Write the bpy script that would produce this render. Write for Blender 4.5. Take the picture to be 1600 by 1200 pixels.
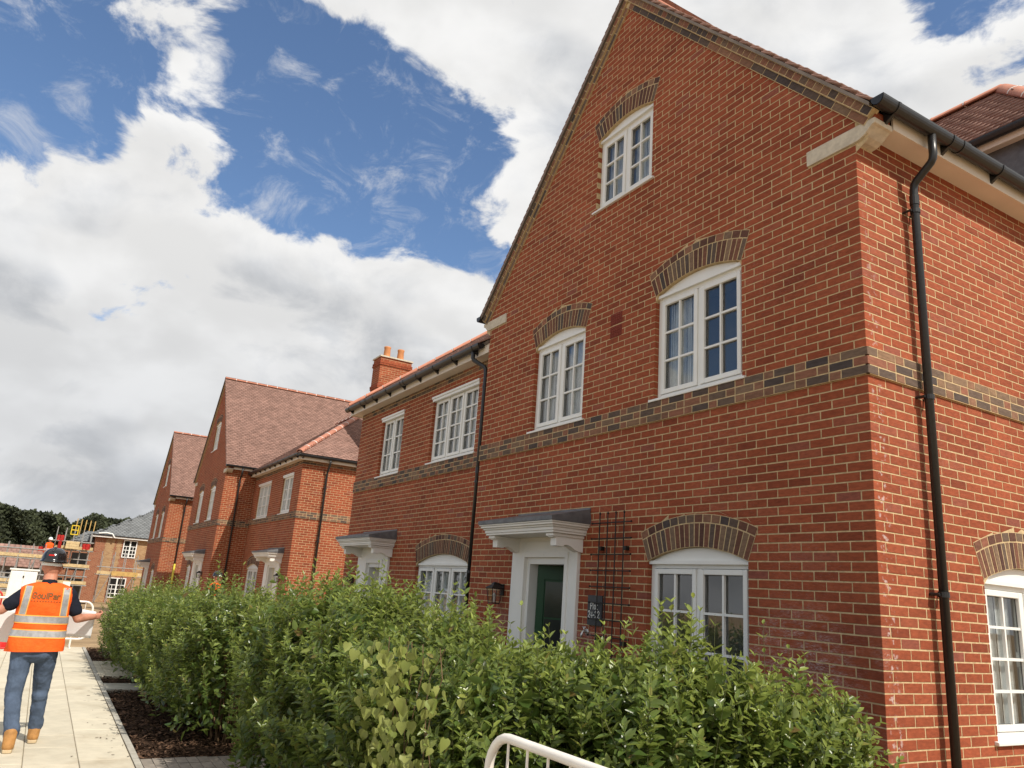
import bpy, math, random
import numpy as np
from mathutils import Vector, Matrix
for o in list(bpy.data.objects): bpy.data.objects.remove(o)
S = bpy.context.scene
COL = S.collection
R = math.radians
random.seed(7); NR = np.random.default_rng(11)

# ------------------------------------------------------------------ camera
cam = bpy.data.cameras.new('camera'); camo = bpy.data.objects.new('camera', cam); COL.objects.link(camo)
CAM = Vector((3.5565, -5.2023, 1.7297))
camo.location = CAM
camo.rotation_euler = (R(105.3532), R(-4.0914), R(59.1122))
cam.sensor_fit = 'HORIZONTAL'; cam.sensor_width = 36; cam.lens = 26.956
cam.clip_start = .05; cam.clip_end = 3000
S.camera = camo
S.render.resolution_x, S.render.resolution_y = 1024, 768

# ------------------------------------------------------------------ light
SUN = Vector((1, .265, 1.12)).normalized()
sun = bpy.data.lights.new('sun', 'SUN'); sun.energy = 3.7; sun.angle = R(.53); sun.color = (1, .93, .82)
suno = bpy.data.objects.new('sun', sun); COL.objects.link(suno)
suno.rotation_euler = SUN.to_track_quat('Z', 'Y').to_euler(); suno.location = (20, 5, 25)
S.view_settings.view_transform = 'Standard'; S.view_settings.look = 'None'
S.view_settings.exposure = 0.38; S.view_settings.gamma = 1

# ------------------------------------------------------------------ node helpers
class NT:
    def __init__(s, tree): s.t = tree; s.t.nodes.clear()
    def n(s, typ, _in=None, **kw):
        nd = s.t.nodes.new(typ)
        for k, v in kw.items(): setattr(nd, k, v)
        if _in:
            for k, v in _in.items():
                sk = nd.inputs[k]
                if hasattr(v, 'is_output'): s.t.links.new(v, sk)
                else: sk.default_value = v
        return nd
    def math(s, op, a, b=0., c=0., clamp=False):
        nd = s.t.nodes.new('ShaderNodeMath'); nd.operation = op; nd.use_clamp = clamp
        for i, v in enumerate((a, b, c)):
            if hasattr(v, 'is_output'): s.t.links.new(v, nd.inputs[i])
            else: nd.inputs[i].default_value = v
        return nd.outputs[0]
    def vmath(s, op, a, b=(0, 0, 0)):
        nd = s.t.nodes.new('ShaderNodeVectorMath'); nd.operation = op
        for i, v in enumerate((a, b)):
            if hasattr(v, 'is_output'): s.t.links.new(v, nd.inputs[i])
            else: nd.inputs[i].default_value = v
        return nd
    def mr(s, v, a, b, c=0., d=1., smooth=True):
        nd = s.t.nodes.new('ShaderNodeMapRange'); nd.interpolation_type = 'SMOOTHSTEP' if smooth else 'LINEAR'
        s.t.links.new(v, nd.inputs[0])
        for i, x in enumerate((a, b, c, d)): nd.inputs[i + 1].default_value = x
        return nd.outputs[0]
    def ramp(s, fac, stops, interp='LINEAR'):
        nd = s.t.nodes.new('ShaderNodeValToRGB'); cr = nd.color_ramp; cr.interpolation = interp
        while len(cr.elements) < len(stops): cr.elements.new(.5)
        for e, (p, c) in zip(cr.elements, stops): e.position = p; e.color = (*c, 1)
        if hasattr(fac, 'is_output'): s.t.links.new(fac, nd.inputs[0])
        return nd.outputs[0]
    def mix(s, fac, a, b, mode='MIX'):
        nd = s.t.nodes.new('ShaderNodeMix'); nd.data_type = 'RGBA'; nd.blend_type = mode
        for i, v in ((0, fac), (6, a), (7, b)):
            if hasattr(v, 'is_output'): s.t.links.new(v, nd.inputs[i])
            else: nd.inputs[i].default_value = v if i == 0 else ((*v, 1) if len(v) == 3 else v)
        return nd.outputs[2]
    def link(s, a, b): s.t.links.new(a, b)
    def noise(s, scale, detail=4, rough=.55, vec=None, dist=0.):
        nd = s.n('ShaderNodeTexNoise', {'Scale': scale, 'Detail': detail, 'Roughness': rough, 'Distortion': dist})
        if vec is not None: s.link(vec, nd.inputs['Vector'])
        return nd.outputs[0]

# ------------------------------------------------------------------ sky: Nishita blue with broken cumulus
W = bpy.data.worlds.new('World'); S.world = W; W.use_nodes = True
t = NT(W.node_tree)
SKY_S = .11
sky = t.n('ShaderNodeTexSky', sky_type='NISHITA', sun_disc=False)
sky.sun_elevation = math.asin(SUN.z); sky.sun_rotation = math.atan2(SUN.x, SUN.y)
sky.air_density = 1.0; sky.dust_density = .6; sky.ozone_density = 1.6
tc = t.n('ShaderNodeTexCoord')
d = t.vmath('NORMALIZE', tc.outputs['Generated']).outputs[0]
sx = t.n('ShaderNodeSeparateXYZ', {0: d})
p = t.vmath('MULTIPLY', d, (1., 1., 1.55)).outputs[0]
def cloud_noise(vec):
    a = t.noise(3.6, 2, .5, vec)
    b = t.noise(8.5, 12, .60, vec, .35)
    return t.math('ADD', t.math('MULTIPLY', a, .42), t.math('MULTIPLY', b, .58))
# cumulus banks (direction to centre, inner and outer angular radius, weight)
BANKS = [((-0.823, 0.023, 0.567), 1, 7, 0.26), ((-0.886, -0.043, 0.461), 1, 5, 0.12), ((-0.775, 0.424, 0.469), 1, 4, 0.3), ((-0.898, 0.085, 0.432), 1, 5, 0.12), ((-0.411, 0.732, 0.543), 2, 8, 0.2), ((-0.476, 0.608, 0.635), 2, 9, 0.15), ((-0.82, 0.194, 0.539), 1, 8, -0.14), ((-0.809, 0.37, 0.456), 1, 5, -0.16), ((-0.868, -0.086, 0.488), 1, 6, -0.14), ((-0.357, 0.708, 0.61), 1, 6, -0.2), ((-0.325, 0.749, 0.577), 1, 5, -0.12), ((-0.958, 0.014, 0.286), 0, 3, -0.14)]
bias = None
for (v, ri, ro, w) in BANKS:
    v = Vector(v).normalized()
    dt = t.vmath('DOT_PRODUCT', d, tuple(v)).outputs[1]
    m = t.mr(dt, math.cos(R(ro)), math.cos(R(ri)), 0, w)
    bias = m if bias is None else t.math('ADD', bias, m)
for (v, lo, hi, wa, wb) in [((-0.4165, 0.0561, -0.9074), -0.04, 0.07, -0.17, 0.34), ((0.6261, 0.2145, 0.7497), -0.03, 0.09, 0.0, 0.42)]:      # long banks with a common edge
    m = t.mr(t.vmath('DOT_PRODUCT', d, v).outputs[1], lo, hi, wa, wb)
    bias = t.math('ADD', bias, m)
n1 = cloud_noise(p)
# lit side: compare the bank with itself a little higher up in the sky
p2 = t.vmath('ADD', p, (.02, .01, .055)).outputs[0]
l1 = t.noise(4.2, 5, .48, p, .2); l2 = t.noise(4.2, 5, .48, p2, .2)
D = t.math('ADD', t.math('ADD', t.math('MULTIPLY', t.math('SUBTRACT', n1, .5), 1.75), .5), bias)
alpha = t.mr(D, .48, .61)
wisp = t.math('MULTIPLY', t.mr(t.noise(13, 9, .68, t.vmath('ADD', p, (9., 2., 4.)).outputs[0], .6), .50, .78), .55)
alpha = t.math('MAXIMUM', alpha, wisp)
lit = t.mr(t.math('SUBTRACT', l1, l2), -.13, .13)
thick = t.mr(D, .62, 1.05)
big = t.noise(4.2, 3, .5, t.vmath('ADD', p, (3.1, 7.7, 0)).outputs[0])
gr = t.math('MULTIPLY', thick, t.mr(big, .36, .62))
low = t.mr(sx.outputs[2], .42, .12)
gr = t.math('MAXIMUM', gr, t.math('MULTIPLY', low, .45), clamp=True)
val = t.math('SUBTRACT', t.math('ADD', .61, t.math('MULTIPLY', lit, .11)), t.math('MULTIPLY', gr, .22))
ccol = t.mix(gr, (1.0, .995, .985), (.93, .965, 1.02))
ccol = t.vmath('SCALE', ccol); ccol.inputs['Scale'].default_value = 1
t.link(t.math('DIVIDE', val, SKY_S), ccol.inputs['Scale'])
blue = t.mix(1.0, sky.outputs[0], (.86, .95, 1.04), 'MULTIPLY')
mixc = t.mix(alpha, blue, ccol.outputs[0])
bg = t.n('ShaderNodeBackground', {'Color': mixc, 'Strength': SKY_S})
out = t.n('ShaderNodeOutputWorld', {'Surface': bg.outputs[0]})

# ------------------------------------------------------------------ materials
MAT = {}
def mat(name, col=(.5, .5, .5), rough=.6, spec=.5, metal=0., noise=None, bump=None, rnd=0., trans=0., coat=0.):
    """plain procedural material: colour with noise variation (scale, amount), bump (scale, strength, distance)"""
    m = bpy.data.materials.new(name); m.use_nodes = True; t = NT(m.node_tree)
    b = t.n('ShaderNodeBsdfPrincipled', {'Roughness': rough, 'Specular IOR Level': spec, 'Metallic': metal, 'Coat Weight': coat})
    o = t.n('ShaderNodeOutputMaterial', {'Surface': b.outputs[0]})
    c = t.n('ShaderNodeRGB'); c.outputs[0].default_value = (*col, 1); c = c.outputs[0]
    tc = t.n('ShaderNodeTexCoord').outputs['Object']
    if noise:
        f = t.noise(noise[0], 6, .6, tc)
        k = t.mr(f, .3, .7, 1 - noise[1], 1 + noise[1])
        v = t.vmath('SCALE', c); t.link(k, v.inputs['Scale']); c = v.outputs[0]
    if rnd:
        oi = t.n('ShaderNodeObjectInfo').outputs['Random']; ge = t.n('ShaderNodeNewGeometry').outputs['Random Per Island']
        f = t.math('FRACT', t.math('ADD', oi, ge))
        v = t.vmath('SCALE', c); t.link(t.mr(f, 0, 1, 1 - rnd, 1 + rnd, False), v.inputs['Scale']); c = v.outputs[0]
    t.link(c, b.inputs['Base Color'])
    if bump:
        bn = t.n('ShaderNodeBump', {'Strength': bump[1], 'Distance': bump[2], 'Height': t.noise(bump[0], 5, .6, tc)})
        t.link(bn.outputs[0], b.inputs['Normal'])
    MAT[name] = m
    return m

def brick_mat(name, stops, stain=True):
    m = bpy.data.materials.new(name); m.use_nodes = True; t = NT(m.node_tree)
    b = t.n('ShaderNodeBsdfPrincipled', {'Roughness': .88, 'Specular IOR Level': .25})
    t.n('ShaderNodeOutputMaterial', {'Surface': b.outputs[0]})
    g = t.n('ShaderNodeNewGeometry'); oi = t.n('ShaderNodeObjectInfo')
    f = t.math('FRACT', t.math('ADD', oi.outputs['Random'], g.outputs['Random Per Island']))
    c = t.ramp(f, stops)
    P = g.outputs['Position']
    st = t.vmath('MULTIPLY', P, (1, 1, 3.2)).outputs[0]
    n = t.noise(14, 6, .62, st)
    k = t.vmath('SCALE', c); t.link(t.mr(n, .28, .72, .80, 1.17), k.inputs['Scale']); c = k.outputs[0]
    big = t.noise(.9, 3, .5, P)
    k = t.vmath('SCALE', c); t.link(t.mr(big, .3, .7, .90, 1.08), k.inputs['Scale']); c = k.outputs[0]
    pit = t.noise(150, 3, .6, P)
    c = t.mix(t.mr(pit, .62, .74, 0, .45), c, (.06, .03, .025))
    if stain:   # lime bloom low on the walls and on the quoin
        s = t.n('ShaderNodeSeparateXYZ', {0: P})
        lowm = t.math('MULTIPLY', t.mr(s.outputs[2], 1.72, 1.15), t.mr(s.outputs[1], .12, .04))
        qn = t.math('MULTIPLY', t.mr(s.outputs[1], .03, .06), t.mr(s.outputs[1], .20, .13))
        qn = t.math('MULTIPLY', qn, t.math('MULTIPLY', t.mr(s.outputs[0], -.05, -.01), t.mr(s.outputs[2], 6.0, 2.5, .12, .8)))
        bl = t.noise(2.3, 3, .6, P)
        fine = t.noise(30, 5, .75, st)
        e1 = t.math('MULTIPLY', t.mr(bl, .50, .66), lowm)
        for (cc, rr) in (((-.75, 0, 1.25), .75), ((-3.45, 0, 1.22), .38)):
            dd = t.vmath('DISTANCE', P, cc).outputs[1]
            e1 = t.math('MAXIMUM', e1, t.math('MULTIPLY', t.mr(dd, rr, rr * .35), t.mr(t.noise(4.5, 4, .65, st), .40, .60)))
        e1 = t.math('MULTIPLY', e1, t.mr(fine, .42, .66))
        e2 = t.math('MULTIPLY', t.math('MULTIPLY', qn, t.mr(t.noise(17, 3, .6, P), .54, .66)), .75)
        hi = t.math('MULTIPLY', t.mr(t.noise(1.1, 2, .5, t.vmath('ADD', P, (5, 5, 9)).outputs[0]), .56, .68), t.mr(fine, .50, .70, 0, .12))
        e = t.math('MAXIMUM', t.math('MULTIPLY', e1, .62), t.math('MAXIMUM', e2, hi), clamp=True)
        c = t.mix(e, c, (.62, .55, .53))
    t.link(c, b.inputs['Base Color'])
    h = t.math('ADD', t.noise(45, 5, .7, st), t.math('MULTIPLY', t.noise(220, 2, .6, P), .35))
    bn = t.n('ShaderNodeBump', {'Strength': .55, 'Distance': .006, 'Height': h})
    t.link(bn.outputs[0], b.inputs['Normal'])
    MAT[name] = m

brick_mat('red_brick', [(0, (.215, .051, .024)), (.12, (.265, .065, .029)), (.5, (.295, .073, .032)), (.88, (.33, .085, .038)), (.96, (.31, .088, .046)), (1, (.25, .078, .052))])
brick_mat('blue_brick', [(0, (.068, .054, .052)), (.35, (.105, .076, .062)), (.65, (.155, .105, .075)), (1, (.235, .150, .095))], False)
brick_mat('brown_brick', [(0, (.18, .092, .06)), (.4, (.235, .125, .078)), (.7, (.26, .105, .066)), (1, (.24, .15, .09))], False)
brick_mat('arch_brick', [(0, (.085, .042, .034)), (.5, (.13, .06, .042)), (1, (.19, .085, .055))], False)
mat('mortar', (.535, .405, .235), .95, .1, noise=(25, .18), bump=(160, .6, .004))
mat('white_upvc', (.78, .78, .75), .32, .5, noise=(2, .03))
mat('white_paint', (.80, .79, .75), .45, .5, noise=(3, .04))
mat('soffit_paint', (.74, .67, .58), .5, .4, noise=(2, .04))
mat('lead', (.135, .14, .15), .5, .5, .3, noise=(9, .22), bump=(14, .25, .01))
mat('black_plastic', (.016, .016, .017), .36, .5, noise=(30, .2))
mat('black_iron', (.012, .011, .010), .5, .4)
mat('cast_stone', (.56, .50, .40), .85, .2, noise=(18, .12), bump=(120, .4, .003))
mat('roof_tile', (.30, .182, .150), .85, .25, noise=(3, .14), bump=(90, .4, .004), rnd=.13)
mat('verge_mortar', (.24, .205, .18), .9, .1, noise=(6, .15))
mat('roof_deck', (.16, .135, .12), .9)
mat('ridge_tile', (.45, .19, .125), .75, .3, noise=(7, .12), bump=(60, .3, .003), rnd=.10)
mat('chimney_pot', (.52, .22, .09), .7, .3, noise=(9, .1))
mat('slate', (.155, .165, .172), .65, .4, noise=(4, .12), rnd=.16)
mat('green_door', (.006, .050, .017), .42, .4)
mat('cream_door', (.62, .58, .47), .4, .5)
mat('interior', (.30, .29, .28), .9, .1)
mat('dark_interior', (.02, .019, .018), .95, .05)
mat('steel', (.55, .55, .54), .35, .5, .8, noise=(12, .15))
mat('galvanised', (.40, .40, .39), .5, .5, .55, noise=(6, .2))
mat('gasket', (.10, .10, .10), .6, .3)
mat('dark_glass', (.03, .034, .036), .08, .5)
mat('slate_plate', (.045, .047, .052), .5, .4)
mat('lantern_glass', (.55, .5, .45), .2, .5)
mat('vent', (.19, .042, .028), .85, .2, noise=(60, .2))
mat('paving', (.55, .50, .395), .9, .2, noise=(5, .07), bump=(260, .35, .003), rnd=.06)
mat('joint_sand', (.34, .29, .21), 1., .0, noise=(40, .3))
mat('kerb', (.40, .38, .33), .9, .2, noise=(9, .12), bump=(140, .4, .003), rnd=.05)
mat('grey_paver', (.24, .21, .18), .9, .2, noise=(9, .12), bump=(140, .4, .003), rnd=.16)
mat('dirt', (.33, .235, .14), 1., .05, noise=(.9, .22), bump=(6, .8, .06))
mat('mulch', (.045, .027, .018), 1., .05, noise=(22, .4), bump=(45, 1., .03))
mat('bark_chip', (.085, .05, .032), .95, .1, rnd=.65)
mat('twig', (.16, .105, .06), .9, .15, noise=(30, .25))
mat('green_stem', (.11, .12, .045), .7, .3)
mat('hi_vis_orange', (.90, .115, .010), .75, .3, noise=(14, .09), bump=(20, .8, .014))
mat('reflective_tape', (.36, .36, .37), .4, .5, .2, noise=(25, .16))
mat('tape_edge', (.95, .45, .10), .7, .3)
mat('logo_print', (.20, .09, .025), .6, .3)
mat('denim', (.078, .108, .165), .9, .2, noise=(9, .22), bump=(30, .5, .008))
mat('navy_cotton', (.012, .014, .024), .9, .2, bump=(25, .4, .01))
mat('skin', (.50, .225, .145), .5, .4, noise=(16, .12))
mat('tan_leather', (.40, .20, .065), .7, .3, noise=(16, .2))
mat('sole', (.55, .43, .27), .7, .3)
mat('helmet_black', (.011, .011, .012), .16, .5, coat=.4)
mat('helmet_white', (.8, .8, .8), .3, .5)
mat('red_print', (.5, .015, .012), .5, .4)
mat('paper', (.85, .85, .86), .7, .2)
mat('barrier_white', (.84, .79, .72), .4, .5, noise=(8, .06))
mat('netting', (.42, .035, .03), .9, .1, noise=(14, .35))
mat('red_plastic', (.55, .02, .018), .45, .4)
mat('yellow_paint', (.72, .52, .03), .5, .4)
mat('yellow_hose', (.80, .70, .10), .5, .4)
mat('white_board', (.80, .80, .76), .5, .4, noise=(3, .05))
mat('scaffold_board', (.55, .42, .23), .9, .2, noise=(7, .2))
mat('timber', (.50, .33, .12), .8, .2, noise=(5, .15))
mat('blockwork', (.30, .27, .24), .95, .1, noise=(4, .2))
mat('far_dark', (.035, .032, .03), .95, .1, noise=(2, .4))

def dirty(name, scale, col, amt):
    """tracked-in soil and stains on a surface"""
    t = MAT[name].node_tree; b = next(n for n in t.nodes if n.type == 'BSDF_PRINCIPLED'); src = b.inputs['Base Color'].links[0].from_socket
    P = t.nodes.new('ShaderNodeNewGeometry').outputs['Position']
    def nz(s, dt, lo, hi):
        n = t.nodes.new('ShaderNodeTexNoise'); n.inputs['Scale'].default_value = s; n.inputs['Detail'].default_value = dt; n.inputs['Roughness'].default_value = .65; t.links.new(P, n.inputs['Vector'])
        r = t.nodes.new('ShaderNodeMapRange'); r.interpolation_type = 'SMOOTHSTEP'; r.inputs[1].default_value = lo; r.inputs[2].default_value = hi; r.inputs[3].default_value = 0; r.inputs[4].default_value = amt; t.links.new(n.outputs[0], r.inputs[0]); return r.outputs[0]
    m = t.nodes.new('ShaderNodeMath'); m.operation = 'MAXIMUM'; t.links.new(nz(scale, 8, .5, .72), m.inputs[0]); t.links.new(nz(scale * 14, 4, .63, .75), m.inputs[1])
    x = t.nodes.new('ShaderNodeMix'); x.data_type = 'RGBA'; t.links.new(m.outputs[0], x.inputs[0]); t.links.new(src, x.inputs[6]); x.inputs[7].default_value = (*col, 1); t.links.new(x.outputs[2], b.inputs['Base Color'])
dirty('paving', 1.1, (.33, .26, .17), .55); dirty('kerb', 1.6, (.22, .18, .13), .6); dirty('grey_paver', 1.5, (.16, .12, .08), .6); dirty('white_paint', 1.5, (.55, .5, .42), .22); dirty('soffit_paint', 1.2, (.5, .44, .36), .2)

def far_brick_mat(name, c1, c2):
    m = bpy.data.materials.new(name); m.use_nodes = True; t = NT(m.node_tree)
    b = t.n('ShaderNodeBsdfPrincipled', {'Roughness': .9, 'Specular IOR Level': .2})
    t.n('ShaderNodeOutputMaterial', {'Surface': b.outputs[0]})
    P = t.n('ShaderNodeNewGeometry').outputs['Position']; s = t.n('ShaderNodeSeparateXYZ', {0: P})
    v = t.n('ShaderNodeCombineXYZ', {0: t.math('ADD', s.outputs[0], s.outputs[1]), 1: s.outputs[2], 2: 0.}).outputs[0]
    br = t.n('ShaderNodeTexBrick', {'Vector': v, 'Color1': (*c1, 1), 'Color2': (*c2, 1), 'Mortar': (.42, .33, .21, 1), 'Scale': 1., 'Mortar Size': .006, 'Brick Width': .225, 'Row Height': .075, 'Bias': 0.})
    t.link(br.outputs[0], b.inputs['Base Color'])
    MAT[name] = m
far_brick_mat('far_red_brick', (.30, .10, .055), (.22, .065, .035))
far_brick_mat('far_buff_brick', (.40, .25, .13), (.28, .15, .075))

def glass_mat():
    m = bpy.data.materials.new('window_glass'); m.use_nodes = True; t = NT(m.node_tree)
    tr = t.n('ShaderNodeBsdfTransparent', {'Color': (.90, .92, .92, 1)})
    bn = t.n('ShaderNodeBump', {'Strength': .04, 'Distance': .02, 'Height': t.noise(2.2, 2, .5, t.n('ShaderNodeNewGeometry').outputs['Position'])})
    gl = t.n('ShaderNodeBsdfGlossy', {'Color': (1, 1, 1, 1), 'Roughness': .015, 'Normal': bn.outputs[0]})
    fr = t.n('ShaderNodeFresnel', {'IOR': 1.75})
    bk = t.n('ShaderNodeNewGeometry').outputs['Backfacing']      # thin pane: only its outer face mirrors
    mx = t.n('ShaderNodeMixShader', {0: t.math('MULTIPLY', t.math('ADD', fr.outputs[0], .04, clamp=True), t.math('SUBTRACT', 1., bk)), 1: tr.outputs[0], 2: gl.outputs[0]})
    t.n('ShaderNodeOutputMaterial', {'Surface': mx.outputs[0]})
    MAT['window_glass'] = m
glass_mat()
def film_mat(name, col, amount):
    """crumpled protective film or net hung inside the window"""
    m = bpy.data.materials.new(name); m.use_nodes = True; t = NT(m.node_tree)
    P = t.n('ShaderNodeNewGeometry').outputs['Position']
    w = t.noise(6, 7, .65, t.vmath('MULTIPLY', P, (1, 1, .45)).outputs[0], 1.2)
    c = t.ramp(w, [(.3, tuple(x * .6 for x in col)), (.55, col), (.7, tuple(min(1, x * 1.6) for x in col))])
    df = t.n('ShaderNodeBsdfDiffuse', {'Color': c}); tl = t.n('ShaderNodeBsdfTranslucent', {'Color': c}); tr = t.n('ShaderNodeBsdfTransparent')
    m1 = t.n('ShaderNodeMixShader', {0: .35, 1: df.outputs[0], 2: tl.outputs[0]})
    mx = t.n('ShaderNodeMixShader', {0: amount, 1: tr.outputs[0], 2: m1.outputs[0]})
    t.n('ShaderNodeOutputMaterial', {'Surface': mx.outputs[0]}); MAT[name] = m
film_mat('window_film', (.86, .87, .86), .93)
film_mat('net_curtain', (.88, .89, .90), .94)

def leaf_mat(name, ramp, tipc, trans=.3, rough=.36):
    m = bpy.data.materials.new(name); m.use_nodes = True; t = NT(m.node_tree)
    g = t.n('ShaderNodeNewGeometry')
    c = t.ramp(g.outputs['Random Per Island'], ramp)
    a = t.n('ShaderNodeAttribute', attribute_name='tint')
    c = t.mix(a.outputs['Fac'], c, tipc)
    b = t.n('ShaderNodeBsdfPrincipled', {'Base Color': c, 'Roughness': rough, 'Specular IOR Level': .5})
    tl = t.n('ShaderNodeBsdfTranslucent', {'Color': t.mix(.6, c, tuple(min(1, x * 1.6) for x in tipc))})
    mx = t.n('ShaderNodeMixShader', {0: trans, 1: b.outputs[0], 2: tl.outputs[0]})
    t.n('ShaderNodeOutputMaterial', {'Surface': mx.outputs[0]}); MAT[name] = m
leaf_mat('hedge_leaf', [(0, (.026, .052, .013)), (.3, (.048, .090, .021)), (.65, (.082, .138, .032)), (.9, (.125, .180, .048)), (.975, (.16, .185, .055)), (.985, (.20, .13, .05)), (1, (.15, .085, .035))], (.34, .40, .09), .36, .30)
leaf_mat('bindweed_leaf', [(0, (.17, .22, .04)), (.5, (.23, .28, .06)), (1, (.28, .31, .08))], (.34, .36, .11), .35, .5)
leaf_mat('wood_leaf', [(0, (.016, .022, .010)), (.5, (.027, .036, .016)), (1, (.045, .055, .024))], (.06, .075, .03), .1, .8)

# ------------------------------------------------------------------ mesh helpers
def link(o, parent=None):
    COL.objects.link(o)
    if parent is not None: o.parent = parent
    return o
def tag(o, label=None, cat=None, group=None, kind=None):
    if label: o['label'] = label
    if cat: o['category'] = cat
    if group: o['group'] = group
    if kind: o['kind'] = kind
    return o
def empty(name, loc=(0, 0, 0), rz=0, label=None, cat=None, group=None):
    o = bpy.data.objects.new(name, None); COL.objects.link(o); o.location = loc; o.rotation_euler = (0, 0, rz); o.empty_display_size = .2
    return tag(o, label, cat, group)
class MB:
    def __init__(s): s.v = []; s.f = []; s.mi = []; s.cur = 0
    def add(s, vs, fs):
        b = len(s.v); s.v.extend(vs)
        for f in fs: s.f.append(tuple(b + i for i in f)); s.mi.append(s.cur)
    def box(s, x0, x1, y0, y1, z0, z1):
        s.add([(x0, y0, z0), (x1, y0, z0), (x1, y1, z0), (x0, y1, z0), (x0, y0, z1), (x1, y0, z1), (x1, y1, z1), (x0, y1, z1)],
              [(0, 3, 2, 1), (4, 5, 6, 7), (0, 1, 5, 4), (1, 2, 6, 5), (2, 3, 7, 6), (3, 0, 4, 7)])
        return s
    def fbox(s, fr, u0, u1, d0, d1, z0, z1):
        """box in a wall frame: u along the wall, d outwards, z up"""
        P = [fr(u, d, z) for z in (z0, z1) for (u, d) in ((u0, d1), (u1, d1), (u1, d0), (u0, d0))]
        s.add(P, [(0, 3, 2, 1), (4, 5, 6, 7), (0, 1, 5, 4), (1, 2, 6, 5), (2, 3, 7, 6), (3, 0, 4, 7)])
        return s
    def prism(s, pts, a, b):
        """pts: list of 3-vectors (polygon), extruded from offset a to offset b (3-vectors)"""
        n = len(pts); A = [tuple(Vector(p) + Vector(a)) for p in pts]; B = [tuple(Vector(p) + Vector(b)) for p in pts]
        s.add(A + B, [tuple(range(n))[::-1], tuple(range(n, 2 * n))] + [(i, (i + 1) % n, n + (i + 1) % n, n + i) for i in range(n)])
        return s
    def tube(s, pts, r, n=8, cap=True):
        pts = [Vector(p) for p in pts]; rs = r if isinstance(r, (list, tuple)) else [r] * len(pts)
        rings = []; up = None
        for i, p in enumerate(pts):
            tn = (pts[min(i + 1, len(pts) - 1)] - pts[max(i - 1, 0)]).normalized()
            if up is None:
                up = Vector((0, 0, 1)) if abs(tn.z) < .9 else Vector((1, 0, 0))
            a = (up - tn * up.dot(tn)).normalized(); b = tn.cross(a); up = a
            rings.append([tuple(p + (a * math.cos(2 * math.pi * k / n) + b * math.sin(2 * math.pi * k / n)) * rs[i]) for k in range(n)])
        vs = [v for r_ in rings for v in r_]
        fs = [(i * n + k, i * n + (k + 1) % n, (i + 1) * n + (k + 1) % n, (i + 1) * n + k) for i in range(len(pts) - 1) for k in range(n)]
        if cap: fs += [tuple(range(n))[::-1], tuple(range((len(pts) - 1) * n, len(pts) * n))]
        s.add(vs, fs); return s
    def loft(s, rings, cap=True):
        n = len(rings[0]); vs = [tuple(v) for r_ in rings for v in r_]
        fs = [(i * n + k, i * n + (k + 1) % n, (i + 1) * n + (k + 1) % n, (i + 1) * n + k) for i in range(len(rings) - 1) for k in range(n)]
        if cap: fs += [tuple(range(n))[::-1], tuple(range((len(rings) - 1) * n, len(rings) * n))]
        s.add(vs, fs); return s
    def mesh(s, name, mats, smooth=False):
        me = bpy.data.meshes.new(name); me.from_pydata([tuple(v) for v in s.v], [], s.f)
        for m in (mats if isinstance(mats, (list, tuple)) else [mats]): me.materials.append(MAT[m])
        if any(s.mi): me.polygons.foreach_set('material_index', s.mi)
        if smooth: me.polygons.foreach_set('use_smooth', [True] * len(me.polygons))
        me.update(); return me
    def build(s, name, mats, parent=None, smooth=False, bevel=0, fix=False):
        me = s.mesh(name, mats, smooth)
        o = link(bpy.data.objects.new(name, me), parent)
        if fix:
            import bmesh
            bm = bmesh.new(); bm.from_mesh(me); bmesh.ops.recalc_face_normals(bm, faces=bm.faces); bm.to_mesh(me); bm.free()
        if bevel:
            md = o.modifiers.new('bevel', 'BEVEL'); md.width = bevel; md.segments = 2; md.limit_method = 'ANGLE'; md.angle_limit = R(40)
        return o
def copy(o, parent, loc=None, rz=None, name=None):
    c = o.copy(); COL.objects.link(c); c.parent = parent
    if loc is not None: c.location = loc
    if rz is not None: c.rotation_euler = (0, 0, rz)
    return c
def copy_tree(o, parent=None):
    c = o.copy(); COL.objects.link(c); c.parent = parent
    for ch in list(o.children): copy_tree(ch, c)
    return c
def np_mesh(name, V, Q, mats, parent=None, tint=None, smooth=False, mi=None):
    V = np.asarray(V, np.float32).reshape(-1, 3); Q = np.asarray(Q, np.int32).reshape(-1, 4)
    me = bpy.data.meshes.new(name)
    me.vertices.add(len(V)); me.vertices.foreach_set('co', V.ravel())
    me.loops.add(Q.size); me.loops.foreach_set('vertex_index', Q.ravel())
    me.polygons.add(len(Q)); me.polygons.foreach_set('loop_start', np.arange(0, Q.size, 4, dtype=np.int32)); me.polygons.foreach_set('loop_total', np.full(len(Q), 4, np.int32))
    for m in (mats if isinstance(mats, (list, tuple)) else [mats]): me.materials.append(MAT[m])
    if mi is not None: me.polygons.foreach_set('material_index', np.asarray(mi, np.int32))
    if smooth: me.polygons.foreach_set('use_smooth', np.ones(len(Q), bool))
    me.update(calc_edges=True)
    if tint is not None:
        at = me.attributes.new('tint', 'FLOAT', 'POINT'); at.data.foreach_set('value', np.asarray(tint, np.float32))
    return link(bpy.data.objects.new(name, me), parent)
def front(x0=0., y0=0.): return lambda u, d, z: (x0 + u, y0 - d, z)      # wall facing -y, u = +x
def side(x0=0., y0=0.): return lambda u, d, z: (x0 + d, y0 + u, z)       # wall facing +x, u = +y
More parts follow.
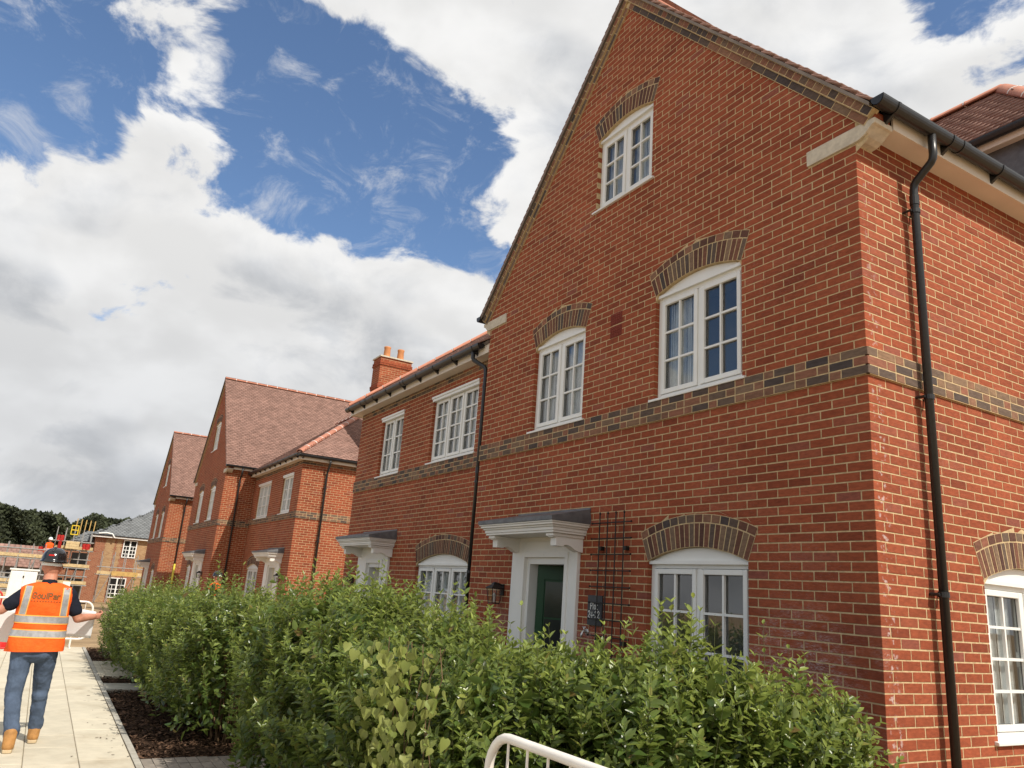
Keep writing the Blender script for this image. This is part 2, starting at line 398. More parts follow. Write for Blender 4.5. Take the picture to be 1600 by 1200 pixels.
GLYPH = {'P': (.62, [[(0, 0), (0, 1)], [(0, 1), (.4, 1), (.55, .87), (.55, .63), (.4, .5), (0, .5)]]), 'l': (.2, [[(.08, 0), (.08, 1)]]),
    'o': (.56, [[(.16, 0), (.38, 0), (.5, .16), (.5, .5), (.38, .66), (.16, .66), (.03, .5), (.03, .16), (.16, 0)]]), 't': (.42, [[(.18, .9), (.18, .1), (.36, .0)], [(0, .66), (.38, .66)]]),
    '2': (.64, [[(0, .8), (.12, 1), (.42, 1), (.56, .82), (.5, .58), (0, 0), (.58, 0)]]), '4': (.66, [[(.44, 0), (.44, 1), (0, .3), (.6, .3)]]), '-': (.42, [[(.03, .4), (.35, .4)]]),
    'G': (.64, [[(.55, .82), (.4, 1), (.15, 1), (0, .8), (0, .2), (.15, 0), (.4, 0), (.55, .15), (.55, .45), (.3, .45)]]), 'u': (.58, [[(0, .66), (0, .15), (.12, 0), (.36, 0), (.48, .12)], [(.5, .66), (.5, 0)]]),
    'a': (.56, [[(.05, .6), (.35, .66), (.48, .5), (.48, 0)], [(.48, .38), (.14, .37), (.02, .18), (.14, 0), (.46, .10)]]), 'r': (.42, [[(.02, .66), (.02, 0)], [(.02, .4), (.16, .62), (.36, .66)]])}
def text_mesh(body, size, wt=.16):
    """flat lettering drawn as ribbons, centred on x, baseline at y = 0"""
    tot = sum(GLYPH[ch][0] + .16 for ch in body) - .16; x = -tot / 2; mb = MB(); kz = 0
    for ch in body:
        for st in GLYPH[ch][1]:
            P = [Vector((x + u, v)) for u, v in st]; n = len(P); L_, R_ = [], []; kz += 1
            for i in range(n):
                d_ = (P[min(i + 1, n - 1)] - P[max(i - 1, 0)]).normalized(); nn = Vector((-d_.y, d_.x)) * wt / 2
                q = P[i] - d_ * (wt / 2 if i == 0 else 0) + d_ * (wt / 2 if i == n - 1 else 0)
                L_.append(q + nn); R_.append(q - nn)
            z = .0003 * (kz % 4)
            for i in range(n - 1): mb.add([(v.x * size, v.y * size, z) for v in (R_[i], R_[i + 1], L_[i + 1], L_[i])], [(0, 1, 2, 3)])
        x += GLYPH[ch][0] + .16
    me = bpy.data.meshes.new('lettering'); me.from_pydata(mb.v, [], mb.f); me.update()
    return me

# ------------------------------------------------------------------ brickwork
CH = .075; BASE = -.025            # course height and foot of the first course
SL, HL, BH = .2135, .1010, .0642     # stretcher, header, brick height
def rect_hole(l, r, z0, z1):
    f = lambda z: (l, r) if z0 <= z <= z1 else None
    f.flat = True; f.c = (l + r) / 2; return f
class Arch:
    """segmental arch: half width w, springing zs, rise h, with a ring of stretchers on end and a ring of headers"""
    T = .307
    def __init__(s, c, w, z0, zs, h):
        s.c, s.w, s.z0, s.zs, s.h = c, w, z0, zs, h
        s.R = (w * w + h * h) / (2 * h); s.cz = zs + h - s.R; s.th = math.asin(w / s.R)
    def brick_hole(s):
        R2 = s.R + s.T; zk = s.cz + R2 * math.cos(s.th)
        def f(z):
            if z < s.z0 or z > s.cz + R2: return None
            if z <= s.zs: return (s.c - s.w, s.c + s.w)
            x = (z - s.cz) * math.tan(s.th) if z < zk else math.sqrt(max(0, R2 * R2 - (z - s.cz) ** 2))
            return (s.c - x, s.c + x)
        f.flat = False; f.c = s.c; return f
    def mortar_hole(s):
        def f(z):
            if z < s.z0 or z > s.zs + s.h: return None
            if z <= s.zs: return (s.c - s.w - .004, s.c + s.w + .004)
            x = .003 + math.sqrt(max(0, s.R ** 2 - (z - s.cz) ** 2)); return (s.c - x, s.c + x)
        f.flat = False; f.c = s.c; return f
def hole_at(f, z0, z1):
    a, b, m = f(z0), f(z1), f((z0 + z1) / 2)
    if a is None and b is None: return None
    if a is None: return (b[0], b[1], b[0], b[1]) if m else None
    if b is None:
        if f.flat: return (a[0], a[1], a[0], a[1]) if m else None
        return (a[0], a[1], f.c, f.c)
    return (a[0], a[1], b[0], b[1])
def split(iv, holes, z0, z1):
    """iv: (a0,b0,a1,b1) interval at foot and head of a course; cut by holes"""
    out = [iv]
    for h in holes:
        q = hole_at(h, z0, z1)
        if q is None: continue
        l0, r0, l1, r1 = q; nx = []
        for (a0, b0, a1, b1) in out:
            L = (a0, min(b0, l0), a1, min(b1, l1)); Rr = (max(a0, r0), b0, max(a1, r1), b1)
            for I in (L, Rr):
                if max(I[1] - I[0], I[3] - I[2]) > .004: nx.append((I[0], max(I[0], I[1]), I[2], max(I[2], I[3])))
        out = nx
    return out
def add_brick(mb, fr, a0, b0, a1, b1, z0, z1, proud=0., chamfer=True, depth=.10):
    j = lambda s=.0012: random.uniform(-s, s)
    p = proud + random.uniform(.0004, .0019)
    a0 += j(); b0 += j(); a1 += j(); b1 += j(); z0 += j(); z1 += j()
    if not chamfer:
        P = [fr(a0, p, z0), fr(b0, p, z0), fr(b1, p, z1), fr(a1, p, z1), fr(a0, -.03, z0), fr(b0, -.03, z0), fr(b1, -.03, z1), fr(a1, -.03, z1)]
        mb.add(P, [(0, 1, 2, 3), (4, 0, 3, 7), (1, 5, 6, 2), (3, 2, 6, 7), (4, 5, 1, 0)]); return
    c = .0016
    w = max(b0 - a0, b1 - a1); c = min(c, w * .3)
    t1, t2 = j(.0004), j(.0004)
    P = [fr(a0 + c, p + t1, z0 + c), fr(b0 - c, p + t2, z0 + c), fr(b1 - c, p - t1, z1 - c), fr(a1 + c, p - t2, z1 - c)]
    P += [fr(a0, p - c, z0), fr(b0, p - c, z0), fr(b1, p - c, z1), fr(a1, p - c, z1)]
    P += [fr(a0, -depth, z0), fr(b0, -depth, z0), fr(b1, -depth, z1), fr(a1, -depth, z1)]
    mb.add(P, [(0, 1, 2, 3)] + [(4 + i, 4 + (i + 1) % 4, (i + 1) % 4, i) for i in range(4)] + [(8 + i, 8 + (i + 1) % 4, 4 + (i + 1) % 4, 4 + i) for i in range(4)])
BRICK_MATS = ['red_brick', 'blue_brick', 'brown_brick', 'arch_brick']
_std = {}
def std_brick(L, mi):
    """a few shared brick meshes, centred, outer face towards -y"""
    k = (round(L, 4), mi)
    if k not in _std:
        _std[k] = []
        for _ in range(5):
            mb = MB(); add_brick(mb, front(), -L / 2, L / 2, -L / 2, L / 2, -BH / 2, BH / 2); _std[k].append(mb.mesh('brick', BRICK_MATS[mi]))
    return random.choice(_std[k])
class Wall:
    def __init__(s, house, fr, isside, ext, top, holes=(), mholes=(), band=(48, 49, 50), dark=(), start=None, i0=0, detail=True, bandproud=.022, origin=None):
        """ext(z) -> (uL, uR).  start(i) -> u of the first joint (rows run from it both ways)"""
        s.h = house; s.fr = fr; s.items = []; mort = MB(); s.isside = isside; s.detail = detail
        n = int((top - BASE) / CH + .5)
        for i in range(i0, n):
            z0 = BASE + i * CH + .005; z1 = z0 + BH
            if z0 > top: break
            zb0, zb1 = BASE + i * CH, min(BASE + (i + 1) * CH, top + .0)
            eb0, eb1 = ext(zb0), ext(zb1)
            isband = i in band; isdark = i in dark
            pm = (bandproud - .0014) if isband else -.0014
            for (a0, b0, a1, b1) in split((eb0[0], eb0[1], eb1[0], eb1[1]), mholes, zb0, zb1):
                mort.add([fr(a0, pm, zb0), fr(b0, pm, zb0), fr(b1, pm, zb1), fr(a1, pm, zb1), fr(a0, -.12, zb0), fr(b0, -.12, zb0), fr(b1, -.12, zb1), fr(a1, -.12, zb1)],
                         [(0, 1, 2, 3)] + ([(4, 0, 3, 7)] if abs(a0 - eb0[0]) > .001 else []) + ([(1, 5, 6, 2)] if abs(b0 - eb0[1]) > .001 else []) + ([(4, 5, 1, 0), (3, 2, 6, 7)] if isband else []))
            e0, e1 = ext(z0), ext(min(z1, top)); zz1 = min(z1, top)
            if zz1 - z0 < .02: continue
            u = start(i); lim_l = min(e0[0], e1[0]); lim_r = max(e0[1], e1[1])
            seq = []
            if isband:
                # Flemish: header, stretcher alternately
                k = 0; x = lim_r if not isside else lim_l; sg = -1 if not isside else 1
                x = u
                st = (i % 2 == 0) == isside
                while (x > lim_l if sg < 0 else x < lim_r):
                    L = SL if st else HL
                    seq.append((x + sg * (L + .005), x + sg * .005, 1 if st else 2)) if sg < 0 else seq.append((x + .005, x + L + .005, 1 if st else 2))
                    x += sg * (L + .0115); st = not st
                if random.random() < 2: pass
            else:
                sg = -1 if not isside else 1; x = u
                while (x > lim_l if sg < 0 else x < lim_r):
                    m = 0
                    if isdark: m = random.choice((1, 1, 2))
                    seq.append((x - SL - .005, x - .005, m) if sg < 0 else (x + .005, x + SL + .005, m))
                    x += sg * (SL + .0115)
            for (a, b, m) in seq:
                iv = (max(a, e0[0]), min(b, e0[1]), max(a, e1[0]), min(b, e1[1]))
                if iv[1] - iv[0] < .005 and iv[3] - iv[2] < .005: continue
                iv = (iv[0], max(iv[0], iv[1]), iv[2], max(iv[2], iv[3]))
                for q in split(iv, holes, z0, zz1):
                    full = abs(q[0] - a) < 1e-6 and abs(q[1] - b) < 1e-6 and abs(q[2] - a) < 1e-6 and abs(q[3] - b) < 1e-6 and abs(zz1 - z1) < 1e-6
                    if m == 1 and isband and random.random() < .12: m = 2
                    s.items.append((q, z0, zz1, m, bandproud if isband else 0., full))
        s.mort = mort
def project(P):
    M = camo.matrix_world if False else Matrix.LocRotScale(CAM, camo.rotation_euler, None)
    q = M.inverted() @ Vector(P)
    if q.z > -.1: return None
    k = cam.lens / 36 * 1600
    return 800 + k * q.x / -q.z, 600 - k * q.y / -q.z, -q.z
def finish_walls(house, walls, n_single=0, corner=None, name='wall'):
    """one mortar-and-brick wall part; the bricks that show largest are objects of their own, the rest one part"""
    mb = MB()
    for w in walls:
        b = len(mb.v); mb.v.extend(w.mort.v); mb.f.extend(tuple(b + i for i in f) for f in w.mort.f); mb.mi.extend(w.mort.mi)
    wall = mb.build(name, 'mortar', house)
    org = Vector(house.location)
    cand = []
    if n_single:
        for wi, w in enumerate(walls):
            for k, it in enumerate(w.items):
                if not it[5]: continue
                q, z0, z1 = it[0], it[1], it[2]
                c = Vector(w.fr((q[0] + q[1]) / 2, 0, (z0 + z1) / 2)) + org
                pr = project(c)
                if pr is None or not (5 < pr[0] < 1595 and 5 < pr[1] < 1195): continue
                if not w.isside and c.z < 1.5: continue
                nrm = Vector((1, 0, 0)) if w.isside else Vector((0, -1, 0))
                vw = (CAM - c); dist = vw.length
                cand.append((-(q[1] - q[0]) * (vw.normalized().dot(nrm)) / dist ** 2, wi, k))
        cand.sort(); cand = cand[:n_single]
    single = {(a, b) for _, a, b in cand}
    rest = MB()
    for wi, w in enumerate(walls):
        for k, (q, z0, z1, m, pr, full) in enumerate(w.items):
            if (wi, k) in single:
                o = bpy.data.objects.new('brick', std_brick(q[1] - q[0], m)); link(o, wall)
                c = w.fr((q[0] + q[1]) / 2, pr + random.uniform(.0, .0010), (z0 + z1) / 2)
                o.location = c; o.rotation_euler = (random.uniform(-.004, .004), random.uniform(-.005, .005), (math.pi / 2 if w.isside else 0) + random.uniform(-.003, .003))
            else:
                rest.cur = m; add_brick(rest, w.fr, *q, z0, z1, pr, w.detail)
    if rest.f: tag(rest.build('bricks', BRICK_MATS, wall), kind='stuff')
    return wall
def corner_bricks(wall, x0, y0, i0, i1, band, dark=(), single=True):
    """quoin bricks that show on both faces of a right-hand corner"""
    ms = {}
    mb = MB()
    def one(m, i, mi, proud, z0, loc):
        a, b = (SL, HL) if i % 2 == 0 else (HL, SL)
        j = lambda: random.uniform(-.0012, .0012)
        p = proud
        m.cur = mi if not single else 0
        c = .0025
        x, y, z = loc
        X0, X1, Y0, Y1 = x - a, x + p + .001 + j() * .4, y - p - .001 + j() * .4, y + b
        m.add([(X0, Y0, z), (X1 - c, Y0, z), (X1, Y0 + c, z), (X1, Y1, z), (X0, Y1, z), (X0, Y0, z + BH), (X1 - c, Y0, z + BH), (X1, Y0 + c, z + BH), (X1, Y1, z + BH), (X0, Y1, z + BH)],
              [(0, 1, 6, 5), (1, 2, 7, 6), (2, 3, 8, 7), (5, 6, 7, 8, 9), (4, 3, 2, 1, 0)])
    for i in range(i0, i1):
        z0 = BASE + i * CH + .005
        mi = 1 if (i in band and i != band[1]) else (2 if i in band else (1 if i in dark else 0))
        pr = .022 if i in band else 0.
        if single:
            k = (i % 2, mi, pr, random.randrange(3))
            if k not in ms:
                m = MB(); one(m, i, mi, pr, 0, (0, 0, -BH / 2)); ms[k] = m.mesh('brick', BRICK_MATS[mi])
            o = link(bpy.data.objects.new('brick', ms[k]), wall); o.location = (x0 + random.uniform(-.001, .001), y0 + random.uniform(-.001, .001), z0 + BH / 2)
        else: one(mb, i, mi, pr, 0, (x0, y0, z0))
    if not single: tag(mb.build('quoin_bricks', BRICK_MATS, wall), kind='stuff')
def build_arch(house, fr, A, single=True, proud=.0045):
    """brick arch: voussoirs on end plus a ring of headers, mortar behind"""
    mb = MB()
    n = 24; R1, R2 = A.R, A.R + A.T
    for k in range(n):
        t0 = -A.th + 2 * A.th * k / n; t1 = -A.th + 2 * A.th * (k + 1) / n
        P = lambda r_, t_, d: fr(A.c + r_ * math.sin(t_), d, A.cz + r_ * math.cos(t_))
        mb.add([P(R1, t0, .0025), P(R1, t1, .0025), P(R2, t1, .0025), P(R2, t0, .0025), P(R1, t0, -.1), P(R1, t1, -.1)], [(0, 1, 2, 3), (4, 5, 1, 0)])
    arch = mb.build('arch', 'mortar', house)
    def ring(ra, rb, L, mats):
        rm = ra; N = max(1, int(round(2 * A.th * rm / (L + .010)))); st = 2 * A.th / N
        rest = MB()
        for k in range(N):
            t0 = -A.th + st * k; tc_ = t0 + st / 2; hw = (st * rm - .012) / 2; hw2 = (st * rb - .012) / 2
            mi = random.choice(mats)
            m = MB() if single else rest
            m.cur = 0 if single else mi
            ax = lambda u, v, d: fr(A.c + (v) * math.sin(tc_) + u * math.cos(tc_), d, A.cz + v * math.cos(tc_) - u * math.sin(tc_))
            p = proud + random.uniform(-.0008, .002); c = .0018
            q = [(-hw, ra), (hw, ra), (hw2, rb), (-hw2, rb)]
            sh = lambda u, v: (u - math.copysign(c, u), v + (c if v == ra else -c))
            V = [ax(*sh(u, v), p) for u, v in q] + [ax(u, v, p - c) for u, v in q] + [ax(u, v, -.08) for u, v in q]
            m.add(V, [(0, 1, 2, 3)] + [(4 + i, 4 + (i + 1) % 4, (i + 1) % 4, i) for i in range(4)] + [(8 + i, 8 + (i + 1) % 4, 4 + (i + 1) % 4, 4 + i) for i in range(4)])
            if single: m.build('voussoir', BRICK_MATS[mi], arch)
        if not single: tag(rest.build('voussoirs', BRICK_MATS, arch), kind='stuff')
    ring(R1 + .004, R1 + .219, .050, (1, 3, 1, 3, 3))
    ring(R1 + .230, R2 - .006, .1, (3, 3, 2, 1))
    return arch

# ------------------------------------------------------------------ windows, doors, canopies
def window(house, fr, l, r, z0, zs, A=None, ncas=2, rows=3, cols=2, film='window_film', filmfor=None, recess=.055, deep=.9, dark=False, simple=False, name='window', onepane=False):
    """casement window: frame, casements with glazing bars, each pane; arched ones have a white head panel"""
    fw = .05; dd = -recess
    mb = MB()
    ztop = zs - .015
    mb.fbox(fr, l, l + fw, dd - .07, dd, z0, ztop); mb.fbox(fr, r - fw, r, dd - .07, dd, z0, ztop)
    mb.fbox(fr, l + fw, r - fw, dd - .07, dd, ztop - fw, ztop); mb.fbox(fr, l + fw, r - fw, dd - .07, dd, z0, z0 + fw)
    cw = (r - l - 2 * fw) / ncas
    for k in range(1, ncas): mb.fbox(fr, l + fw + k * cw - .022, l + fw + k * cw + .022, dd - .07, dd - .002, z0 + fw, ztop - fw)
    win = mb.build(name, 'white_upvc', house, bevel=0 if simple else .005)
    if A is not None:   # head panel that follows the arch, with a drip moulding at its foot
        mb = MB(); zz = zs + .012
        pts = [(l, ztop + .002), (r, ztop + .002)]
        for k in range(17):
            t_ = A.th * (1 - k / 8); pts.append((A.c + (A.R - .004) * math.sin(t_), A.cz + (A.R - .004) * math.cos(t_)))
        V = [fr(u, dd + .012, z) for u, z in pts] + [fr(u, dd - .06, z) for u, z in pts]; n = len(pts)
        mb.add(V, [tuple(range(n))] + [(i, n + i, n + (i + 1) % n, (i + 1) % n) for i in range(n)])
        mb.fbox(fr, l - .004, r + .004, dd - .01, dd + .035, ztop - .012, ztop + .022)
        mb.build('head_panel', 'white_upvc', win)
    else:
        mb = MB(); mb.fbox(fr, l - .03, r + .03, dd - .01, .03, ztop - .002, ztop + .035); mb.fbox(fr, l - .015, r + .015, dd - .01, .015, ztop - .05, ztop - .003)
        mb.build('head_board', 'white_upvc', win)
    mb = MB(); P = [(l - .06, 0), (r + .06, 0)]
    V = [fr(l - .05, .035, z0 - .03), fr(r + .05, .035, z0 - .03), fr(r + .05, .035, z0 - .005), fr(l - .05, .035, z0 - .005), fr(l - .05, -.1, z0 - .03), fr(r + .05, -.1, z0 - .03), fr(r + .05, -.1, z0 + .012), fr(l - .05, -.1, z0 + .012)]
    mb.add(V, [(0, 1, 2, 3), (3, 2, 6, 7), (4, 5, 1, 0), (4, 0, 3, 7), (1, 5, 6, 2)]); mb.build('sill', 'white_upvc', win, bevel=0 if simple else .004)
    # casements
    st = .05; bar = .011
    pane_mesh = None
    for k in range(ncas):
        a = l + fw + k * cw + (.005 if k == 0 else .024); b = l + fw + (k + 1) * cw - (.005 if k == ncas - 1 else .024)
        y0, y1 = z0 + fw + .004, ztop - fw - .004
        mb = MB(); cd = dd + .012
        mb.fbox(fr, a, a + st, cd - .05, cd, y0, y1); mb.fbox(fr, b - st, b, cd - .05, cd, y0, y1)
        mb.fbox(fr, a + st, b - st, cd - .05, cd, y0, y0 + st); mb.fbox(fr, a + st, b - st, cd - .05, cd, y1 - st, y1)
        ca = mb.build('casement', 'white_upvc', win, bevel=0 if simple else .006)
        A0, B0, Z0, Z1 = a + st, b - st, y0 + st, y1 - st
        mb = MB()
        for c in range(1, cols): x = A0 + (B0 - A0) * c / cols; mb.fbox(fr, x - bar, x + bar, cd - .034, cd - .008, Z0, Z1)
        for q in range(1, rows):
            z = Z0 + (Z1 - Z0) * q / rows
            for c in range(cols):
                xa = A0 + (B0 - A0) * c / cols + (bar if c else 0); xb = A0 + (B0 - A0) * (c + 1) / cols - (bar if c < cols - 1 else 0)
                mb.fbox(fr, xa, xb, cd - .034, cd - .009, z - bar, z + bar)
        mb.build('glazing_bars', 'white_upvc', win)
        if not simple:
            mb = MB(); gk = .005
            for (x0, x1, q0, q1) in ((A0, A0 + gk, Z0, Z1), (B0 - gk, B0, Z0, Z1), (A0 + gk, B0 - gk, Z0, Z0 + gk), (A0 + gk, B0 - gk, Z1 - gk, Z1)): mb.fbox(fr, x0, x1, cd - .035, cd - .027, q0, q1)
            mb.build('gasket', 'gasket', win)
            hs = b - st * .5 if k == 0 else a + st * .5
            mb = MB(); mb.fbox(fr, hs - .008, hs + .008, cd - .075, cd - .052, (Z0 + Z1) / 2 - .06, (Z0 + Z1) / 2 + .06); mb.build('handle', 'steel', win)
        pc, pr_ = (1, 1) if onepane else (cols, rows)
        pw, ph = (B0 - A0) / pc, (Z1 - Z0) / pr_
        for c in range(pc):
            for q in range(pr_):
                if pane_mesh is None:
                    m = MB(); m.fbox(lambda u, d_, z: tuple(Vector(fr(u, d_, z)) - Vector(fr(0, 0, 0))), -pw / 2, pw / 2, -.006, 0, -ph / 2, ph / 2); pane_mesh = m.mesh('pane', 'window_glass')
                o = link(bpy.data.objects.new('pane', pane_mesh), win); o.location = fr(A0 + pw * (c + .5), cd - .036, Z0 + ph * (q + .5))
        if film and (filmfor is None or k in filmfor):
            mb = MB(); nn = 22
            for j_ in range(nn):
                def pt(jj, z): return fr(A0 + (B0 - A0) * jj / nn, cd - .075 - .02 * math.sin(jj * 1.9 + k) ** 2 - .02 * random.random(), z)
                mb.add([pt(j_, Z0 - .03), pt(j_ + 1, Z0 - .03), pt(j_ + 1, Z1 + .03), pt(j_, Z1 + .03)], [(0, 1, 2, 3)])
            mb.build('net_curtain' if film == 'net_curtain' else 'protective_film', film, win, smooth=True)
    # the room behind
    mb = MB(); e = .35
    a, b, y0, y1, d0, d1 = l - e, r + e, z0 - .3, zs + .25, -.14, -deep
    P = [fr(u, d_, z) for z in (y0, y1) for (u, d_) in ((a, d0), (b, d0), (b, d1), (a, d1))]
    mb.add(P, [(0, 1, 2, 3), (4, 7, 6, 5), (1, 5, 6, 2), (2, 6, 7, 3), (3, 7, 4, 0)]); mb.build('room', 'dark_interior' if dark else 'interior', win)
    return win
def canopy(house, fr, l, r, z0, depth=.52, zroof=None):
    """flat-roofed door hood: lead roof, moulded cornice, two scrolled brackets"""
    zf = z0 + .175           # top of cornice
    mb = MB()
    for (o, a, b) in ((.0, .0, .035), (.012, .035, .085), (.03, .085, .115), (.055, .115, .15), (.07, .15, .172)):
        mb.fbox(fr, l + .07 - o, r - .07 + o, 0., depth - .07 + o, z0 + .046 + .74 * a, z0 + .0455 + .74 * b)
    can = mb.build('canopy', 'white_paint', house, bevel=.004)
    mb = MB(); lw, rw = l - .012, r + .012; zt = zf + .045; zk = zf + .165
    # lead roof, hipped back to the wall, with upstand flashing
    P = [fr(lw, 0, zf), fr(rw, 0, zf), fr(rw, depth + .012, zf), fr(lw, depth + .012, zf), fr(lw, 0, zt + .02), fr(rw, 0, zt + .02), fr(rw, depth + .012, zt), fr(lw, depth + .012, zt), fr(l + .14, .015, zk), fr(r - .0, .015, zk)]
    mb.add(P, [(0, 1, 2, 3), (3, 2, 6, 7), (0, 3, 7, 4), (2, 1, 5, 6), (7, 6, 9, 8), (4, 7, 8), (6, 5, 9), (8, 9, 5, 4)])
    mb.build('lead_roof', 'lead', can, fix=True)
    mb = MB(); mb.fbox(fr, l + .10, r, .0, .012, zk - .02, zk + .02); mb.build('flashing', 'lead', can)
    for s_ in (0, 1):
        u0 = l + .12 if s_ == 0 else r - .12 - .115
        prof = [(0, -.185), (.05, -.182), (.10, -.165), (.15, -.135), (.20, -.118), (.235, -.122), (.26, -.14), (.30, -.14), (.345, -.138), (.35, -.05), (.385, -.045), (.385, -.002), (0, -.002)]
        k_ = (depth - .11) / .385
        V = [fr(u0, d_ * k_, z0 + .045 + z) for d_, z in prof] + [fr(u0 + .115, d_ * k_, z0 + .045 + z) for d_, z in prof]; n = len(prof); mb = MB()
        mb.add(V, [tuple(range(n))[::-1], tuple(range(n, 2 * n))] + [(i, (i + 1) % n, n + (i + 1) % n, n + i) for i in range(n)])
        mb.fbox(fr, u0 - .018, u0 + .133, 0, (.40) * k_, z0 + .012, z0 + .0435)
        mb.build('bracket', 'white_paint', can, bevel=.003, fix=True)
    return can
def doorway(house, fr, l, r, ol, orr, ztop, zhead, leaf='open', z0=.06, simple=False):
    """white surround, lined frame, dark hall and a door leaf"""
    mb = MB()
    mb.fbox(fr, l, ol - .03, -.02, .045, 0., zhead); mb.fbox(fr, orr + .03, r, -.02, .045, 0., zhead)
    mb.fbox(fr, ol - .03, orr + .03, -.02, .043, ztop + .05, zhead - .001); mb.fbox(fr, l + .01, r - .01, -.02, .040, zhead, zhead + .046)
    mb.fbox(fr, l - .012, ol - .02, -.02, .055, 0., .22); mb.fbox(fr, orr + .02, r + .012, -.02, .055, 0., .22)
    mb.fbox(fr, ol - .09, ol - .0275, -.015, .062, .23, ztop + .11); mb.fbox(fr, orr + .0275, orr + .09, -.015, .062, .23, ztop + .11); mb.fbox(fr, ol - .0275, orr + .0275, -.015, .060, ztop + .0475, ztop + .1085)
    sr = mb.build('door_surround', 'white_paint', house, bevel=.004)
    mb = MB(); mb.fbox(fr, ol - .045, ol + .035, -.18, .012, z0, ztop + .065); mb.fbox(fr, orr - .035, orr + .045, -.18, .012, z0, ztop + .065); mb.fbox(fr, ol + .035, orr - .035, -.18, .0115, ztop - .03, ztop + .064)
    mb.build('door_frame', 'white_upvc', sr)
    mb = MB(); a, b, d0, d1 = ol - .35, orr + .35, -.19, -1.8
    P = [fr(u, d_, z) for z in (z0 - .02, ztop + .2) for (u, d_) in ((a, d0), (b, d0), (b, d1), (a, d1))]
    mb.add(P, [(0, 1, 2, 3), (4, 7, 6, 5), (1, 5, 6, 2), (2, 6, 7, 3), (3, 7, 4, 0)]); mb.build('hall', 'dark_interior' if leaf != 'cream' else 'interior', sr)
    wd = orr - ol - .07; hgt = ztop - .03 - z0
    mname = 'green_door' if leaf != 'cream' else 'cream_door'
    mb = MB(); mb.box(0, wd, -.045, 0, 0, hgt)
    for (xa, xb, za, zb) in ((.1, wd - .1, .15, hgt * .40),): mb.box(xa, xb, -.052, -.046, za, zb); mb.box(xa + .03, xb - .03, -.058, -.053, za + .03, zb - .03)
    for xa, xb, za, zb in ((.09, wd - .09, hgt * .47, hgt * .475), (.09, wd - .09, hgt * .915, hgt * .92), (.09, .10, hgt * .475, hgt * .915), (wd - .10, wd - .09, hgt * .475, hgt * .915)): mb.box(xa, xb, -.056, -.046, za, zb)
    dl = mb.build('door', mname, house, bevel=.003)
    gx0, gx1, gz0, gz1 = .105, wd - .105, hgt * .48, hgt * .91
    for a_ in range(2):
        for b_ in range(2):
            m = MB(); x0 = gx0 + (gx1 - gx0) * a_ / 2 + .012; x1 = gx0 + (gx1 - gx0) * (a_ + 1) / 2 - .012; y0 = gz0 + (gz1 - gz0) * b_ / 2 + .012; y1 = gz0 + (gz1 - gz0) * (b_ + 1) / 2 - .012
            m.box(x0, x1, -.0535, -.0465, y0, y1); m.build('pane', 'dark_glass' if leaf != 'cream' else 'interior', dl)
    m = MB(); m.tube([(wd - .06, -.048, hgt * .5), (wd - .06, -.10, hgt * .5), (wd - .17, -.10, hgt * .5)], .009, 8); m.build('handle', 'steel', dl)
    dl.location = fr(ol + .035, -.13, z0); dl.rotation_euler = (0, 0, R(36 if leaf != 'cream' else 52))
    return sr
def lantern(house, x, y, z, name='wall_lantern'):
    """small black coach lantern on the wall at (x, y), facing -y"""
    mb = MB(); c = (x, y - .12, z)
    mb.box(x - .045, x + .045, y - .018, y, z - .03, z + .11)
    mb.tube([(x, y - .01, z + .09), (x, y - .07, z + .115), (x, y - .12, z + .10)], .011, 8)
    la = mb.build('lantern', 'black_iron', house)
    def ring(h, s): return [(c[0] - s, c[1] - s, z + h), (c[0] + s, c[1] - s, z + h), (c[0] + s, c[1] + s, z + h), (c[0] - s, c[1] + s, z + h)]
    m = MB(); m.loft([ring(.045, .088), ring(.06, .088), ring(.10, .035), ring(.115, .03), ring(.13, .012)]); m.build('cap', 'black_iron', la)
    m = MB()
    for k in range(4): m.tube([ring(-.13, .052)[k], ring(.05, .075)[k]], .006, 4)
    m.loft([ring(-.142, .055), ring(-.128, .055)]); m.build('cage', 'black_iron', la)
    m = MB(); m.loft([ring(-.125, .047), ring(.044, .068)]); m.build('glass', 'window_glass', la)
    m = MB(); m.tube([(c[0], c[1], z - .12), (c[0], c[1], z - .06), (c[0], c[1], z - .03), (c[0], c[1], z + .0)], [.012, .012, .022, .008], 8); m.build('bulb', 'lantern_glass', la)
    return la

